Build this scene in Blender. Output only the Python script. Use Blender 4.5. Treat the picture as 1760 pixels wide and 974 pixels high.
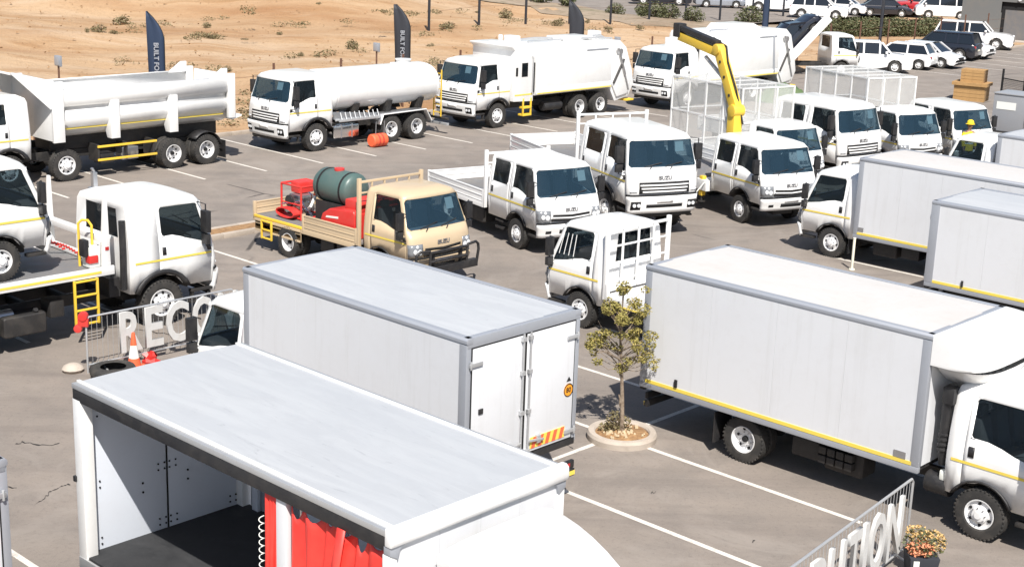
import bpy, bmesh, math, random
from mathutils import Vector, Matrix
R = math.radians
random.seed(7)
for o in list(bpy.data.objects): bpy.data.objects.remove(o, do_unlink=True)
scene = bpy.context.scene
COL = scene.collection

# ---------------------------------------------------------------- camera
CAM_H, PITCH, ROLL, FPX = 9.005, 0.26111, 0.035354, 2485.04
_fw = Vector((0, math.cos(PITCH), -math.sin(PITCH))); _r0 = Vector((1, 0, 0)); _u0 = _r0.cross(_fw)
_rt = _r0*math.cos(ROLL) + _u0*math.sin(ROLL); _up = -_r0*math.sin(ROLL) + _u0*math.cos(ROLL)
cd = bpy.data.cameras.new('camera'); cam = bpy.data.objects.new('camera', cd); COL.objects.link(cam)
cd.sensor_width = 36; cd.lens = FPX/1760*36; cd.clip_start = .1; cd.clip_end = 6000
m = Matrix((_rt, _up, -_fw)).transposed().to_4x4(); m.translation = (0, 0, CAM_H)
cam.matrix_world = m; scene.camera = cam

# yard axes: V runs down the parking bays, U across them
V = Vector((math.cos(R(-43)), math.sin(R(-43)), 0)); U = Vector((math.cos(R(47)), math.sin(R(47)), 0))
def vu(v, u, z=0.): return V*v + U*u + Vector((0, 0, z))
def gp(px, py, z=0.):            # photo pixel -> point on the level z
    d = _fw*FPX + _rt*(px-880) - _up*(py-487); t = (z-CAM_H)/d.z
    return Vector((0, 0, CAM_H)) + d*t

# ---------------------------------------------------------------- light
sd = (V*.62 - U*.49 + Vector((0, 0, 1))).normalized()
w = bpy.data.worlds.new('World'); scene.world = w; w.use_nodes = True
nt = w.node_tree; bg = nt.nodes['Background']; sky = nt.nodes.new('ShaderNodeTexSky'); sky.sky_type = 'NISHITA'
sky.sun_disc = False; sky.sun_elevation = math.asin(sd.z); sky.sun_rotation = math.atan2(sd.x, sd.y)
sky.air_density = 1.0; sky.dust_density = 1.2
nt.links.new(sky.outputs[0], bg.inputs[0]); bg.inputs[1].default_value = .07
ld = bpy.data.lights.new('sun', 'SUN'); ld.energy = 4.6; ld.angle = R(.53); ld.color = (1, .955, .89)
lo = bpy.data.objects.new('sun', ld); COL.objects.link(lo); lo.rotation_euler = (-sd).to_track_quat('-Z', 'Y').to_euler(); lo.location = (0, 0, 60)
vs = scene.view_settings; vs.view_transform = 'Standard'; vs.look = 'None'; vs.gamma = 1; vs.exposure = .62

# ---------------------------------------------------------------- materials
MATS = {}
def nodes(name):
    mt = bpy.data.materials.new(name); mt.use_nodes = True; n = mt.node_tree
    return mt, n, n.nodes['Principled BSDF']
def noise(n, scale, detail=4, rough=.6, coord='Object', dist=0., vec=None):
    t = n.nodes.new('ShaderNodeTexNoise'); t.inputs['Scale'].default_value = scale; t.inputs['Detail'].default_value = detail
    t.inputs['Roughness'].default_value = rough; t.inputs['Distortion'].default_value = dist
    if vec is None:
        c = n.nodes.new('ShaderNodeTexCoord'); vec = c.outputs[coord]
    n.links.new(vec, t.inputs['Vector']); return t.outputs['Fac']
def ramp(n, fac, stops):
    r = n.nodes.new('ShaderNodeValToRGB'); e = r.color_ramp.elements
    while len(e) < len(stops): e.new(.5)
    for k, (p, c) in zip(e, stops):
        k.position = p; k.color = (*c, 1) if len(c) == 3 else c
    n.links.new(fac, r.inputs[0]); return r.outputs[0]
def mix(n, fac, a, b, mode='MIX'):
    x = n.nodes.new('ShaderNodeMix'); x.data_type = 'RGBA'; x.blend_type = mode
    for s, v in ((x.inputs[0], fac), (x.inputs[6], a), (x.inputs[7], b)):
        if isinstance(v, bpy.types.NodeSocket): n.links.new(v, s)
        elif isinstance(v, (int, float)): s.default_value = v
        else: s.default_value = (*v, 1)
    return x.outputs[2]
def bump(n, b, h, strength=.3, dist=.02):
    x = n.nodes.new('ShaderNodeBump'); x.inputs['Strength'].default_value = strength; x.inputs['Distance'].default_value = dist
    n.links.new(h, x.inputs['Height']); n.links.new(x.outputs[0], b.inputs['Normal'])
def g3(v): return (v, v, v)
def mat(name, col, rough=.5, metal=0., coat=0., dirt=0., dirtcol=(.30, .24, .18), scale=1.3, bmp=0., bscale=40.):
    """plain procedural material with a little grime that has its own shape"""
    if name in MATS: return MATS[name]
    mt, n, b = nodes(name)
    b.inputs['Roughness'].default_value = rough; b.inputs['Metallic'].default_value = metal
    b.inputs['Coat Weight'].default_value = coat; b.inputs['Coat Roughness'].default_value = .08
    if dirt > 0:
        f = noise(n, scale, 6, .65, dist=.4); f2 = noise(n, scale*9, 3, .6)
        mk = ramp(n, f, [(.45, g3(0)), (.8, g3(dirt))]); c = mix(n, mk, col, dirtcol)
        mk2 = ramp(n, f2, [(.55, g3(0)), (.9, g3(dirt*.7))]); c = mix(n, mk2, c, dirtcol)
        n.links.new(c, b.inputs['Base Color'])
        rr = ramp(n, f, [(.3, g3(rough*.85)), (.8, g3(min(1, rough*1.4)))]); n.links.new(rr, b.inputs['Roughness'])
    else: b.inputs['Base Color'].default_value = (*col, 1)
    if bmp: bump(n, b, noise(n, bscale, 3), bmp, .01)
    MATS[name] = mt; return mt
mat('white', (.80, .80, .79), .32, coat=.5, dirt=.16)
mat('white_body', (.66, .67, .69), .42, dirt=.10, scale=.8, bmp=.05, bscale=2.2)
mat('white_roof', (.42, .435, .455), .55, dirt=.30, scale=.7, dirtcol=(.33, .34, .36), bmp=.05, bscale=3)
mat('cream_roof', (.56, .54, .52), .5, dirt=.25, scale=.7, bmp=.05, bscale=3)
mat('white_dirty', (.74, .73, .71), .45, dirt=.35)
mat('tan', (.56, .435, .285), .42, coat=.3, dirt=.22, dirtcol=(.36, .26, .16))
mat('alu', (.40, .42, .46), .42, metal=.35, dirt=.2, dirtcol=(.22, .22, .23))
mat('steel', (.50, .51, .53), .35, metal=.85, dirt=.2)
mat('galv', (.56, .57, .58), .45, metal=.6, dirt=.25)
mat('silver', (.76, .76, .76), .4, metal=.0, dirt=.22, scale=6)
mat('chrome', (.75, .75, .76), .15, metal=1.)
mat('black', (.018, .018, .02), .5, dirt=.35, dirtcol=(.09, .08, .07), scale=4)
mat('chassis', (.022, .021, .021), .6, dirt=.45, dirtcol=(.10, .085, .07), scale=3)
mat('rubber', (.028, .027, .026), .8, dirt=.5, dirtcol=(.12, .105, .09), scale=5, bmp=.2, bscale=60)
mat('gap', (.012, .012, .013), .9)
mat('cabin', (.10, .10, .105), .8)
mat('seat', (.22, .22, .23), .9, bmp=.2)
mat('yellow', (.80, .53, .05), .45, dirt=.25)
mat('reflector', (.80, .62, .10), .3, dirt=.15)
mat('amber', (.85, .34, .03), .3)
mat('red', (.62, .035, .03), .4, dirt=.2)
mat('redlamp', (.45, .02, .02), .2, coat=.6)
mat('orange_red', (.80, .13, .05), .5, dirt=.2)
mat('deckgrey', (.16, .16, .165), .6, dirt=.4, scale=2.)
mat('floorblack', (.022, .023, .025), .7, dirt=.35, dirtcol=(.07, .07, .075), scale=2)
mat('panelgrey', (.66, .70, .77), .5, dirt=.08)
mat('green_tank', (.075, .125, .115), .4, dirt=.3, dirtcol=(.2, .2, .17))
mat('lamp', (.70, .72, .74), .12, coat=.8)
mat('lampcase', (.20, .21, .225), .2, coat=.8)
mat('badge', (.22, .22, .23), .4, metal=.3)
mat('car_glass', (.012, .016, .022), .08, coat=.5)
mat('plate', (.75, .72, .6), .5)
mat('paper', (.78, .79, .74), .7)
mat('concrete', (.46, .40, .34), .9, dirt=.5, dirtcol=(.25, .2, .16), scale=3, bmp=.3, bscale=30)
mat('kerb', (.42, .36, .30), .9, dirt=.5, dirtcol=(.2, .16, .13), scale=2, bmp=.3, bscale=30)
mat('letter', (.56, .56, .55), .6, dirt=.3, scale=3)
mat('wood', (.42, .25, .10), .75, dirt=.5, dirtcol=(.2, .11, .05), scale=4)
mat('navy', (.018, .035, .075), .7)
mat('charcoal', (.03, .033, .042), .7)
mat('skin', (.30, .17, .11), .6)
mat('hivis', (.80, .60, .02), .7, dirt=.1)
mat('trousers', (.05, .06, .09), .9)
mat('hair', (.015, .012, .01), .8)
mat('darkcar', (.016, .018, .026), .2, coat=.8)
mat('silvercar', (.42, .45, .50), .3, metal=.5, coat=.6)
mat('redcar', (.40, .015, .02), .25, coat=.8)
mat('whitecar', (.80, .80, .80), .22, coat=.8)
mat('wallgrey', (.16, .165, .165), .9, dirt=.3, scale=.5)
mat('rust', (.12, .055, .035), .85, dirt=.4)
mat('tar', (.022, .02, .019), .7)
mat('palisade', (.50, .40, .26), .8, dirt=.3)
def fx():
    # glass: dark tinted see-through pane with a clear reflection
    for nm, tint, k in (('glass', (.50, .64, .72), .95), ('glass_dark', (.42, .48, .50), 1.0)):
        mt, n, b = nodes(nm); out = n.nodes['Material Output']
        tr = n.nodes.new('ShaderNodeBsdfTransparent'); tr.inputs[0].default_value = (*tint, 1)
        b.inputs['Base Color'].default_value = (.030, .068, .105, 1) if nm == 'glass' else (.012, .018, .024, 1); b.inputs['Roughness'].default_value = .04
        b.inputs['IOR'].default_value = 1.6
        mx = n.nodes.new('ShaderNodeMixShader'); mx.inputs[0].default_value = 1-k*.62
        n.links.new(tr.outputs[0], mx.inputs[1]); n.links.new(b.outputs[0], mx.inputs[2]); n.links.new(mx.outputs[0], out.inputs[0])
        MATS[nm] = mt
    # red curtain
    mt, n, b = nodes('curtain'); f = noise(n, 3, 4)
    n.links.new(ramp(n, f, [(.3, (.72, .035, .03)), (.8, (.82, .07, .05))]), b.inputs['Base Color']); b.inputs['Roughness'].default_value = .42
    b.inputs['Subsurface Weight'].default_value = .0; MATS['curtain'] = mt
    # weathered asphalt
    mt, n, b = nodes('asphalt')
    c = n.nodes.new('ShaderNodeTexCoord').outputs['Object']
    big = noise(n, .12, 6, .62, vec=c, dist=.6); mid = noise(n, .9, 5, .6, vec=c); fine = noise(n, 60, 2, .7, vec=c); sp = noise(n, 14, 3, .7, vec=c)
    base = ramp(n, big, [(.3, (.182, .154, .131)), (.5, (.228, .193, .164)), (.7, (.266, .224, .190))])
    base = mix(n, ramp(n, mid, [(.42, g3(.0)), (.68, g3(.75))]), base, (.158, .138, .122))
    base = mix(n, ramp(n, fine, [(.35, g3(.0)), (.7, g3(.4))]), base, (.29, .26, .235))
    base = mix(n, ramp(n, sp, [(.54, g3(.0)), (.72, g3(.45))]), base, (.115, .10, .09))
    pt = noise(n, .35, 8, .75, vec=c, dist=1.5); base = mix(n, ramp(n, pt, [(.5, g3(0)), (.62, g3(.5))]), base, (.285, .252, .222))
    # tyre streaks across the aisles
    mp = n.nodes.new('ShaderNodeMapping'); mp.inputs['Rotation'].default_value = (0, 0, R(-47)); mp.inputs['Scale'].default_value = (.06, .8, 1)
    n.links.new(c, mp.inputs[0]); st = noise(n, 1.6, 5, .6, vec=mp.outputs[0], dist=.8)
    base = mix(n, ramp(n, st, [(.5, g3(0)), (.75, g3(.42))]), base, (.125, .105, .095))
    # oil spots
    oil = noise(n, .55, 2, .4, vec=c); base = mix(n, ramp(n, oil, [(.66, g3(0)), (.8, g3(.5))]), base, (.10, .085, .075))
    # sealed cracks
    vo = n.nodes.new('ShaderNodeTexVoronoi'); vo.feature = 'DISTANCE_TO_EDGE'; vo.inputs['Scale'].default_value = .16
    dn = n.nodes.new('ShaderNodeTexNoise'); dn.inputs['Scale'].default_value = .9; dn.inputs['Detail'].default_value = 6; n.links.new(c, dn.inputs['Vector'])
    cc = mix(n, .16, c, dn.outputs['Color'], 'ADD')
    n.links.new(cc, vo.inputs['Vector'])
    ck = ramp(n, vo.outputs[0], [(.0, g3(1)), (.0035, g3(1)), (.007, g3(0))]); gate = ramp(n, noise(n, .22, 2, vec=c), [(.56, g3(0)), (.6, g3(.85))])
    ckm = mix(n, 1., ck, gate, 'MULTIPLY'); base = mix(n, ckm, base, (.035, .03, .028))
    n.links.new(base, b.inputs['Base Color']); b.inputs['Roughness'].default_value = .9; bump(n, b, fine, .35, .01); MATS['asphalt'] = mt
    # worn line paint
    mt, n, b = nodes('line_paint'); f = noise(n, 5, 6, .7); f2 = noise(n, 40, 3, .7)
    k = mix(n, .5, ramp(n, f, [(.5, g3(0)), (.75, g3(1))]), ramp(n, f2, [(.5, g3(0)), (.7, g3(1))]))
    n.links.new(mix(n, k, (.66, .62, .56), (.27, .235, .205)), b.inputs['Base Color']); b.inputs['Roughness'].default_value = .8; MATS['line_paint'] = mt
    # sand
    mt, n, b = nodes('sand'); c = n.nodes.new('ShaderNodeTexCoord').outputs['Object']
    mp = n.nodes.new('ShaderNodeMapping'); mp.inputs['Scale'].default_value = (.35, 1.0, 1); n.links.new(c, mp.inputs[0])
    big = noise(n, .09, 7, .62, vec=mp.outputs[0], dist=.9); mid = noise(n, .5, 6, .65, vec=mp.outputs[0], dist=.5); fine = noise(n, 4, 5, .7, vec=c)
    base = ramp(n, big, [(.28, (.31, .16, .07)), (.42, (.42, .265, .145)), (.52, (.46, .31, .18)), (.62, (.48, .34, .215)), (.74, (.37, .21, .10))])
    base = mix(n, ramp(n, mid, [(.48, g3(0)), (.66, g3(.62))]), base, (.30, .155, .06))
    pale = noise(n, .16, 5, .6, vec=mp.outputs[0], dist=1.2); base = mix(n, ramp(n, pale, [(.55, g3(0)), (.66, g3(.6))]), base, (.50, .37, .25))
    base = mix(n, ramp(n, fine, [(.54, g3(0)), (.72, g3(.5))]), base, (.24, .145, .07))
    n.links.new(base, b.inputs['Base Color']); b.inputs['Roughness'].default_value = .95
    hb = mix(n, .35, mid, fine); bump(n, b, hb, .9, .35); MATS['sand'] = mt
    # scrubland further out
    mt, n, b = nodes('scrub'); c = n.nodes.new('ShaderNodeTexCoord').outputs['Object']
    a = noise(n, .12, 6, .65, vec=c); f = noise(n, 1.2, 5, .7, vec=c)
    base = ramp(n, a, [(.35, (.24, .17, .11)), (.55, (.33, .26, .19)), (.7, (.15, .14, .07))]); base = mix(n, ramp(n, f, [(.5, g3(0)), (.7, g3(.6))]), base, (.11, .10, .05))
    n.links.new(base, b.inputs['Base Color']); b.inputs['Roughness'].default_value = .95; bump(n, b, f, .7, .2); MATS['scrub'] = mt
    # leaves
    for nm, cols in (('leaf', [(.17, .16, .035), (.27, .23, .06), (.36, .28, .09)]), ('drybush', [(.10, .085, .04), (.17, .14, .065), (.24, .19, .10)]), ('hedge', [(.05, .06, .025), (.10, .11, .045), (.15, .14, .07)])):
        mt, n, b = nodes(nm); f = noise(n, 9, 2); n.links.new(ramp(n, f, [(.3, cols[0]), (.5, cols[1]), (.7, cols[2])]), b.inputs['Base Color'])
        b.inputs['Roughness'].default_value = .7; b.inputs['Transmission Weight'].default_value = 0; MATS[nm] = mt
    # bark
    mt, n, b = nodes('bark'); f = noise(n, 14, 5); n.links.new(ramp(n, f, [(.3, (.13, .09, .06)), (.7, (.32, .26, .20))]), b.inputs['Base Color']); b.inputs['Roughness'].default_value = .9; bump(n, b, f, .6, .02); MATS['bark'] = mt
    mt, n, b = nodes('soil'); f = noise(n, 8, 6, .7); n.links.new(ramp(n, f, [(.3, (.17, .09, .04)), (.7, (.45, .27, .13))]), b.inputs['Base Color']); b.inputs['Roughness'].default_value = 1; bump(n, b, f, .9, .05); MATS['soil'] = mt
    # fine wire mesh: perforated sheet
    mt, n, b = nodes('mesh'); c = n.nodes.new('ShaderNodeTexCoord').outputs['Object']; out = n.nodes['Material Output']
    b.inputs['Base Color'].default_value = (.70, .70, .68, 1); b.inputs['Roughness'].default_value = .5
    h = n.nodes.new('ShaderNodeMath'); h.operation = 'MULTIPLY'; h.inputs[1].default_value = .21; n.links.new(ramp(n, noise(n, 2.5, 3, vec=c), [(.3, g3(.9)), (.7, g3(1.1))]), h.inputs[0])
    tr = n.nodes.new('ShaderNodeBsdfTransparent'); mx = n.nodes.new('ShaderNodeMixShader'); n.links.new(h.outputs[0], mx.inputs[0]); n.links.new(tr.outputs[0], mx.inputs[1]); n.links.new(b.outputs[0], mx.inputs[2]); n.links.new(mx.outputs[0], out.inputs[0]); MATS['mesh'] = mt
    # weathered grp roof: soft smears and a few scuffs
    mt = MATS['white_roof']; n = mt.node_tree; b = n.nodes['Principled BSDF']; src = b.inputs['Base Color'].links[0].from_socket
    c = n.nodes.new('ShaderNodeTexCoord').outputs['Object']; mp = n.nodes.new('ShaderNodeMapping'); mp.inputs['Rotation'].default_value = (0, 0, R(62)); mp.inputs['Scale'].default_value = (.5, 3.2, 1); n.links.new(c, mp.inputs[0])
    a = noise(n, 1.1, 7, .68, vec=mp.outputs[0], dist=1.1); x = mix(n, ramp(n, a, [(.44, g3(0)), (.60, g3(.5)), (.8, g3(.75))]), src, (.475, .49, .505))
    a2 = noise(n, 2.3, 8, .72, vec=mp.outputs[0], dist=2.0); x = mix(n, ramp(n, a2, [(.60, g3(0)), (.68, g3(.6)), (.72, g3(.1))]), x, (.30, .31, .33)); n.links.new(x, b.inputs['Base Color'])
    # the curtain truck's roof skin lets some light through
    m2 = mt.copy(); m2.name = 'grp_roof'; n2 = m2.node_tree; b2 = n2.nodes['Principled BSDF']; o2 = n2.nodes['Material Output']; tl = n2.nodes.new('ShaderNodeBsdfTranslucent'); tl.inputs[0].default_value = (.66, .74, .86, 1); ms = n2.nodes.new('ShaderNodeMixShader'); ms.inputs[0].default_value = .045
    n2.links.new(b2.outputs[0], ms.inputs[1]); n2.links.new(tl.outputs[0], ms.inputs[2]); n2.links.new(ms.outputs[0], o2.inputs[0]); MATS['grp_roof'] = m2
    # rain streaks on box sides
    mt = MATS['white_body']; n = mt.node_tree; b = n.nodes['Principled BSDF']; src = b.inputs['Base Color'].links[0].from_socket
    c = n.nodes.new('ShaderNodeTexCoord').outputs['Object']; mp = n.nodes.new('ShaderNodeMapping'); mp.inputs['Scale'].default_value = (3.5, 3.5, .22); n.links.new(c, mp.inputs[0])
    a = noise(n, 1.6, 7, .7, vec=mp.outputs[0], dist=.2); x = mix(n, ramp(n, a, [(.52, g3(0)), (.75, g3(.30))]), src, (.46, .455, .44)); n.links.new(x, b.inputs['Base Color'])
fx()

# ---------------------------------------------------------------- mesh helpers
class MB:
    def __init__(s): s.bm = bmesh.new()
    def face(s, pts):
        vs_ = [s.bm.verts.new(p) for p in pts]
        try: return s.bm.faces.new(vs_)
        except ValueError: return None
    def hexa(s, p):              # 8 points: bottom 4 ccw, top 4 ccw
        v = [s.bm.verts.new(q) for q in p]
        for f in ((3, 2, 1, 0), (4, 5, 6, 7), (0, 1, 5, 4), (1, 2, 6, 5), (2, 3, 7, 6), (3, 0, 4, 7)): s.bm.faces.new([v[i] for i in f])
        return s
    def box(s, x0, x1, y0, y1, z0, z1):
        x0, x1 = min(x0, x1), max(x0, x1); y0, y1 = min(y0, y1), max(y0, y1); z0, z1 = min(z0, z1), max(z0, z1)
        return s.hexa([(x0, y0, z0), (x1, y0, z0), (x1, y1, z0), (x0, y1, z0), (x0, y0, z1), (x1, y0, z1), (x1, y1, z1), (x0, y1, z1)])
    def bar(s, a, b, w, h, up=(0, 0, 1)):      # rectangular bar from a to b
        a, b = Vector(a), Vector(b); d = (b-a).normalized(); up = Vector(up)
        if abs(d.dot(up)) > .98: up = Vector((1, 0, 0))
        l = up.cross(d).normalized()*(w/2); t = d.cross(l).normalized()*(h/2)
        return s.hexa([a-l-t, b-l-t, b+l-t, a+l-t, a-l+t, b-l+t, b+l+t, a+l+t])
    def cyl(s, a, b, r, n=12, r2=None):
        a, b = Vector(a), Vector(b); d = (b-a).normalized(); k = Vector((0, 0, 1)) if abs(d.z) < .9 else Vector((1, 0, 0))
        l = k.cross(d).normalized(); t = d.cross(l); r2 = r if r2 is None else r2
        A = [s.bm.verts.new(a+(l*math.cos(2*math.pi*i/n)+t*math.sin(2*math.pi*i/n))*r) for i in range(n)]
        B = [s.bm.verts.new(b+(l*math.cos(2*math.pi*i/n)+t*math.sin(2*math.pi*i/n))*r2) for i in range(n)]
        for i in range(n): s.bm.faces.new((A[i], A[(i+1) % n], B[(i+1) % n], B[i]))
        s.bm.faces.new(A[::-1]); s.bm.faces.new(B); return s
    def tube(s, pts, r, n=8, closed=False):
        pts = [Vector(p) for p in pts]; N = len(pts); rings = []; k = None
        rr = r if isinstance(r, (list, tuple)) else [r]*N
        for i, p in enumerate(pts):
            if closed: d = pts[(i+1) % N]-pts[i-1]
            else: d = pts[min(i+1, N-1)]-pts[max(i-1, 0)]
            d = d.normalized()
            if k is None: k = Vector((0, 0, 1)) if abs(d.z) < .9 else Vector((1, 0, 0))
            l = k.cross(d)
            if l.length < 1e-4: l = Vector((1, 0, 0)).cross(d)
            l.normalize(); t = d.cross(l).normalized(); k = t
            rings.append([s.bm.verts.new(p+(l*math.cos(2*math.pi*j/n)+t*math.sin(2*math.pi*j/n))*rr[i]) for j in range(n)])
        for i in range(N if closed else N-1):
            A, B = rings[i], rings[(i+1) % N]
            for j in range(n): s.bm.faces.new((A[j], A[(j+1) % n], B[(j+1) % n], B[j]))
        if not closed: s.bm.faces.new(rings[0][::-1]); s.bm.faces.new(rings[-1])
        return s
    def lathe(s, prof, c=(0, 0, 0), axis='y', n=28):   # prof: (radius, along)
        c = Vector(c); rings = []
        for (r, a) in prof:
            ring = []
            for i in range(n):
                t = 2*math.pi*i/n; p, q = r*math.cos(t), r*math.sin(t)
                o = Vector((p, a, q)) if axis == 'y' else (Vector((a, p, q)) if axis == 'x' else Vector((p, q, a)))
                ring.append(s.bm.verts.new(c+o))
            rings.append(ring)
        for A, B in zip(rings, rings[1:]):
            for i in range(n):
                s.bm.faces.new((A[i], A[(i+1) % n], B[(i+1) % n], B[i]))
        return s
    def prism(s, poly, a0, a1, axis='y'):      # polygon of 2d points, pushed along an axis
        def P(p, a): return (p[0], a, p[1]) if axis == 'y' else ((a, p[0], p[1]) if axis == 'x' else (p[0], p[1], a))
        A = [s.bm.verts.new(P(p, a0)) for p in poly]; B = [s.bm.verts.new(P(p, a1)) for p in poly]; N = len(poly)
        for i in range(N): s.bm.faces.new((A[i], A[(i+1) % N], B[(i+1) % N], B[i]))
        s.bm.faces.new(A[::-1]); s.bm.faces.new(B); return s
    def grid(s, rows):                          # rows of points -> quads
        vv = [[s.bm.verts.new(p) for p in r] for r in rows]
        for a, b in zip(vv, vv[1:]):
            for i in range(len(a)-1): s.bm.faces.new((a[i], a[i+1], b[i+1], b[i]))
        return s
    def mesh(s, name, mats, bev=0., seg=2, smooth=34, keep_n=False):
        bm = s.bm
        if not keep_n:
            bmesh.ops.remove_doubles(bm, verts=bm.verts, dist=1e-5)
            bmesh.ops.recalc_face_normals(bm, faces=bm.faces)
        if bev:
            ed = [e for e in bm.edges if len(e.link_faces) == 2 and e.calc_face_angle(0) > .5]
            bmesh.ops.bevel(bm, geom=ed, offset=bev, segments=seg, affect='EDGES', clamp_overlap=True, profile=.6)
        for f in bm.faces: f.smooth = True
        lim = R(smooth)
        for e in bm.edges: e.smooth = not (len(e.link_faces) == 2 and e.calc_face_angle(0) > lim)
        me = bpy.data.meshes.new(name); bm.to_mesh(me); bm.free()
        for k in (mats if isinstance(mats, (list, tuple)) else [mats]): me.materials.append(MATS[k])
        return me
def link(name, me, parent=None, loc=None, rot=None, mods=None):
    o = bpy.data.objects.new(name, me); COL.objects.link(o)
    if parent is not None: o.parent = parent
    if loc is not None: o.location = loc
    if rot is not None: o.rotation_euler = rot
    if mods: mods(o)
    return o
def thing(name, label, cat, loc=(0, 0, 0), rz=0., group=None):
    e = bpy.data.objects.new(name, None); COL.objects.link(e); e.location = loc; e.rotation_euler = (0, 0, rz); e.empty_display_size = .3
    return tag(e, label, cat, group)
def tag(o, label, cat=None, group=None, kind=None):
    if label: o['label'] = label
    if cat: o['category'] = cat
    if group: o['group'] = group
    if kind: o['kind'] = kind
    return o
def struct(name, me, parent=None, loc=None):
    o = link(name, me, parent, loc)
    if parent is None: o['kind'] = 'structure'
    return o
def solid(th, off=-1, mo=0):
    def f(o):
        md = o.modifiers.new('solid', 'SOLIDIFY'); md.thickness = th; md.offset = off; md.material_offset = mo; md.use_even_offset = False
    return f
_txt = {}
def text_mesh(s, size, depth, m_, spacing=1., bold=0.):
    k = (s, size, depth, m_, bold)
    if k in _txt: return _txt[k]
    cu = bpy.data.curves.new('t', 'FONT'); cu.body = s; cu.size = size; cu.extrude = depth/2; cu.align_x = 'CENTER'; cu.align_y = 'CENTER'; cu.space_character = spacing; cu.resolution_u = 3; cu.offset = bold
    o = bpy.data.objects.new('t', cu); COL.objects.link(o); dg = bpy.context.evaluated_depsgraph_get(); dg.update()
    me = bpy.data.meshes.new_from_object(o.evaluated_get(dg)); me.materials.clear(); me.materials.append(MATS[m_]); bpy.data.objects.remove(o); bpy.data.curves.remove(cu)
    _txt[k] = me; return me
def lerp_tab(tab, z, k):
    if z <= tab[0][0]: return tab[0][k]
    for a, b in zip(tab, tab[1:]):
        if z <= b[0]: t = (z-a[0])/(b[0]-a[0]); return a[k]+(b[k]-a[k])*t
    return tab[-1][k]
# ---------------------------------------------------------------- truck kit
CAB = {
 'N': dict(tab=[(.48, 1.09, .95), (.74, 1.15, .985), (1.04, 1.15, 1.0), (1.24, 1.11, 1.0), (1.46, 1.02, .985), (2.14, .775, .875), (2.235, .68, .81), (2.31, .45, .60)],
           lv=[None, 1.04, 1.24, None, 2.14, 2.235, 2.31], wb=1.46, side=(1.54, 1.36), rc=.17, bul=.05, wr=.40, ww=.21, R=.50, sill=.60, rear=-.62, crear=-1.5,
           door=(-.34, .97), win=(-.26, .9), cdoor=(-1.36, -.42), cwin=(-1.28, -.5), stripe=1.15, dip=(.1, .75), tr=.90),
 'F': dict(tab=[(.62, 1.42, 1.07), (.95, 1.47, 1.11), (1.28, 1.46, 1.125), (1.56, 1.42, 1.125), (1.82, 1.36, 1.105), (2.53, 1.17, 1.0), (2.65, 1.06, .93), (2.745, .78, .70)],
           lv=[None, 1.28, 1.56, None, 2.53, 2.65, 2.745], wb=1.82, side=(1.93, 1.66), rc=.19, bul=.06, wr=.50, ww=.28, R=.63, sill=.80, rear=-.74, crear=-1.72,
           door=(-.06, 1.28), win=(.02, 1.2), cdoor=(-1.5, -.22), cwin=(-1.36, -.34), stripe=1.44, dip=(.4, 1.05), tr=.98)}
class CabShape:
    def __init__(s, kind, crew):
        s.c = CAB[kind]; s.kind = kind; s.crew = crew; s.xr = s.c['crear'] if crew else s.c['rear']
    def xf(s, z): return lerp_tab(s.c['tab'], z, 1)
    def hw(s, z): return lerp_tab(s.c['tab'], z, 2)
    def fx(s, y, z):
        h = s.hw(z); rc = s.c['rc']; a = abs(y)
        if a <= h-rc: return s.xf(z)-s.c['bul']*(a/(h-rc))**2
        t = min(1, (a-h+rc)/rc); return s.xf(z)-s.c['bul']-rc*(1-math.sqrt(max(0, 1-t*t)))
    def sx(s, x, z):
        if x <= 0: return x
        k = s.c['rc']+s.c['bul']; return x*(s.xf(z)-k)/(s.xf(1.04 if s.kind == 'N' else 1.28)-k)
    def front(s, y0, y1, z0, z1, off=.012, ny=None, nz=3, slant=0.):
        b = MB(); ny = ny or max(2, int(abs(y1-y0)/.12)); rows = []
        for i in range(nz+1):
            z = z0+(z1-z0)*i/nz; row = []
            for j in range(ny+1):
                y = y0+(y1-y0)*j/ny; h = s.hw(z)-.004; yy = max(-h, min(h, y)); zz = z+slant*abs(yy)
                row.append((s.fx(yy, zz)+off, yy*(1+off*.4), zz))
            rows.append(row)
        return b.grid(rows)
    def sidep(s, sg, x0, x1, z0, z1, off=.004, n=1):
        return MB().grid([[(s.sx(x0+(x1-x0)*j/4, z0+(z1-z0)*i/n), sg*(s.hw(z0+(z1-z0)*i/n)+off), z0+(z1-z0)*i/n) for j in range(5)] for i in range(n+1)])
_cabs = {}
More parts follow.
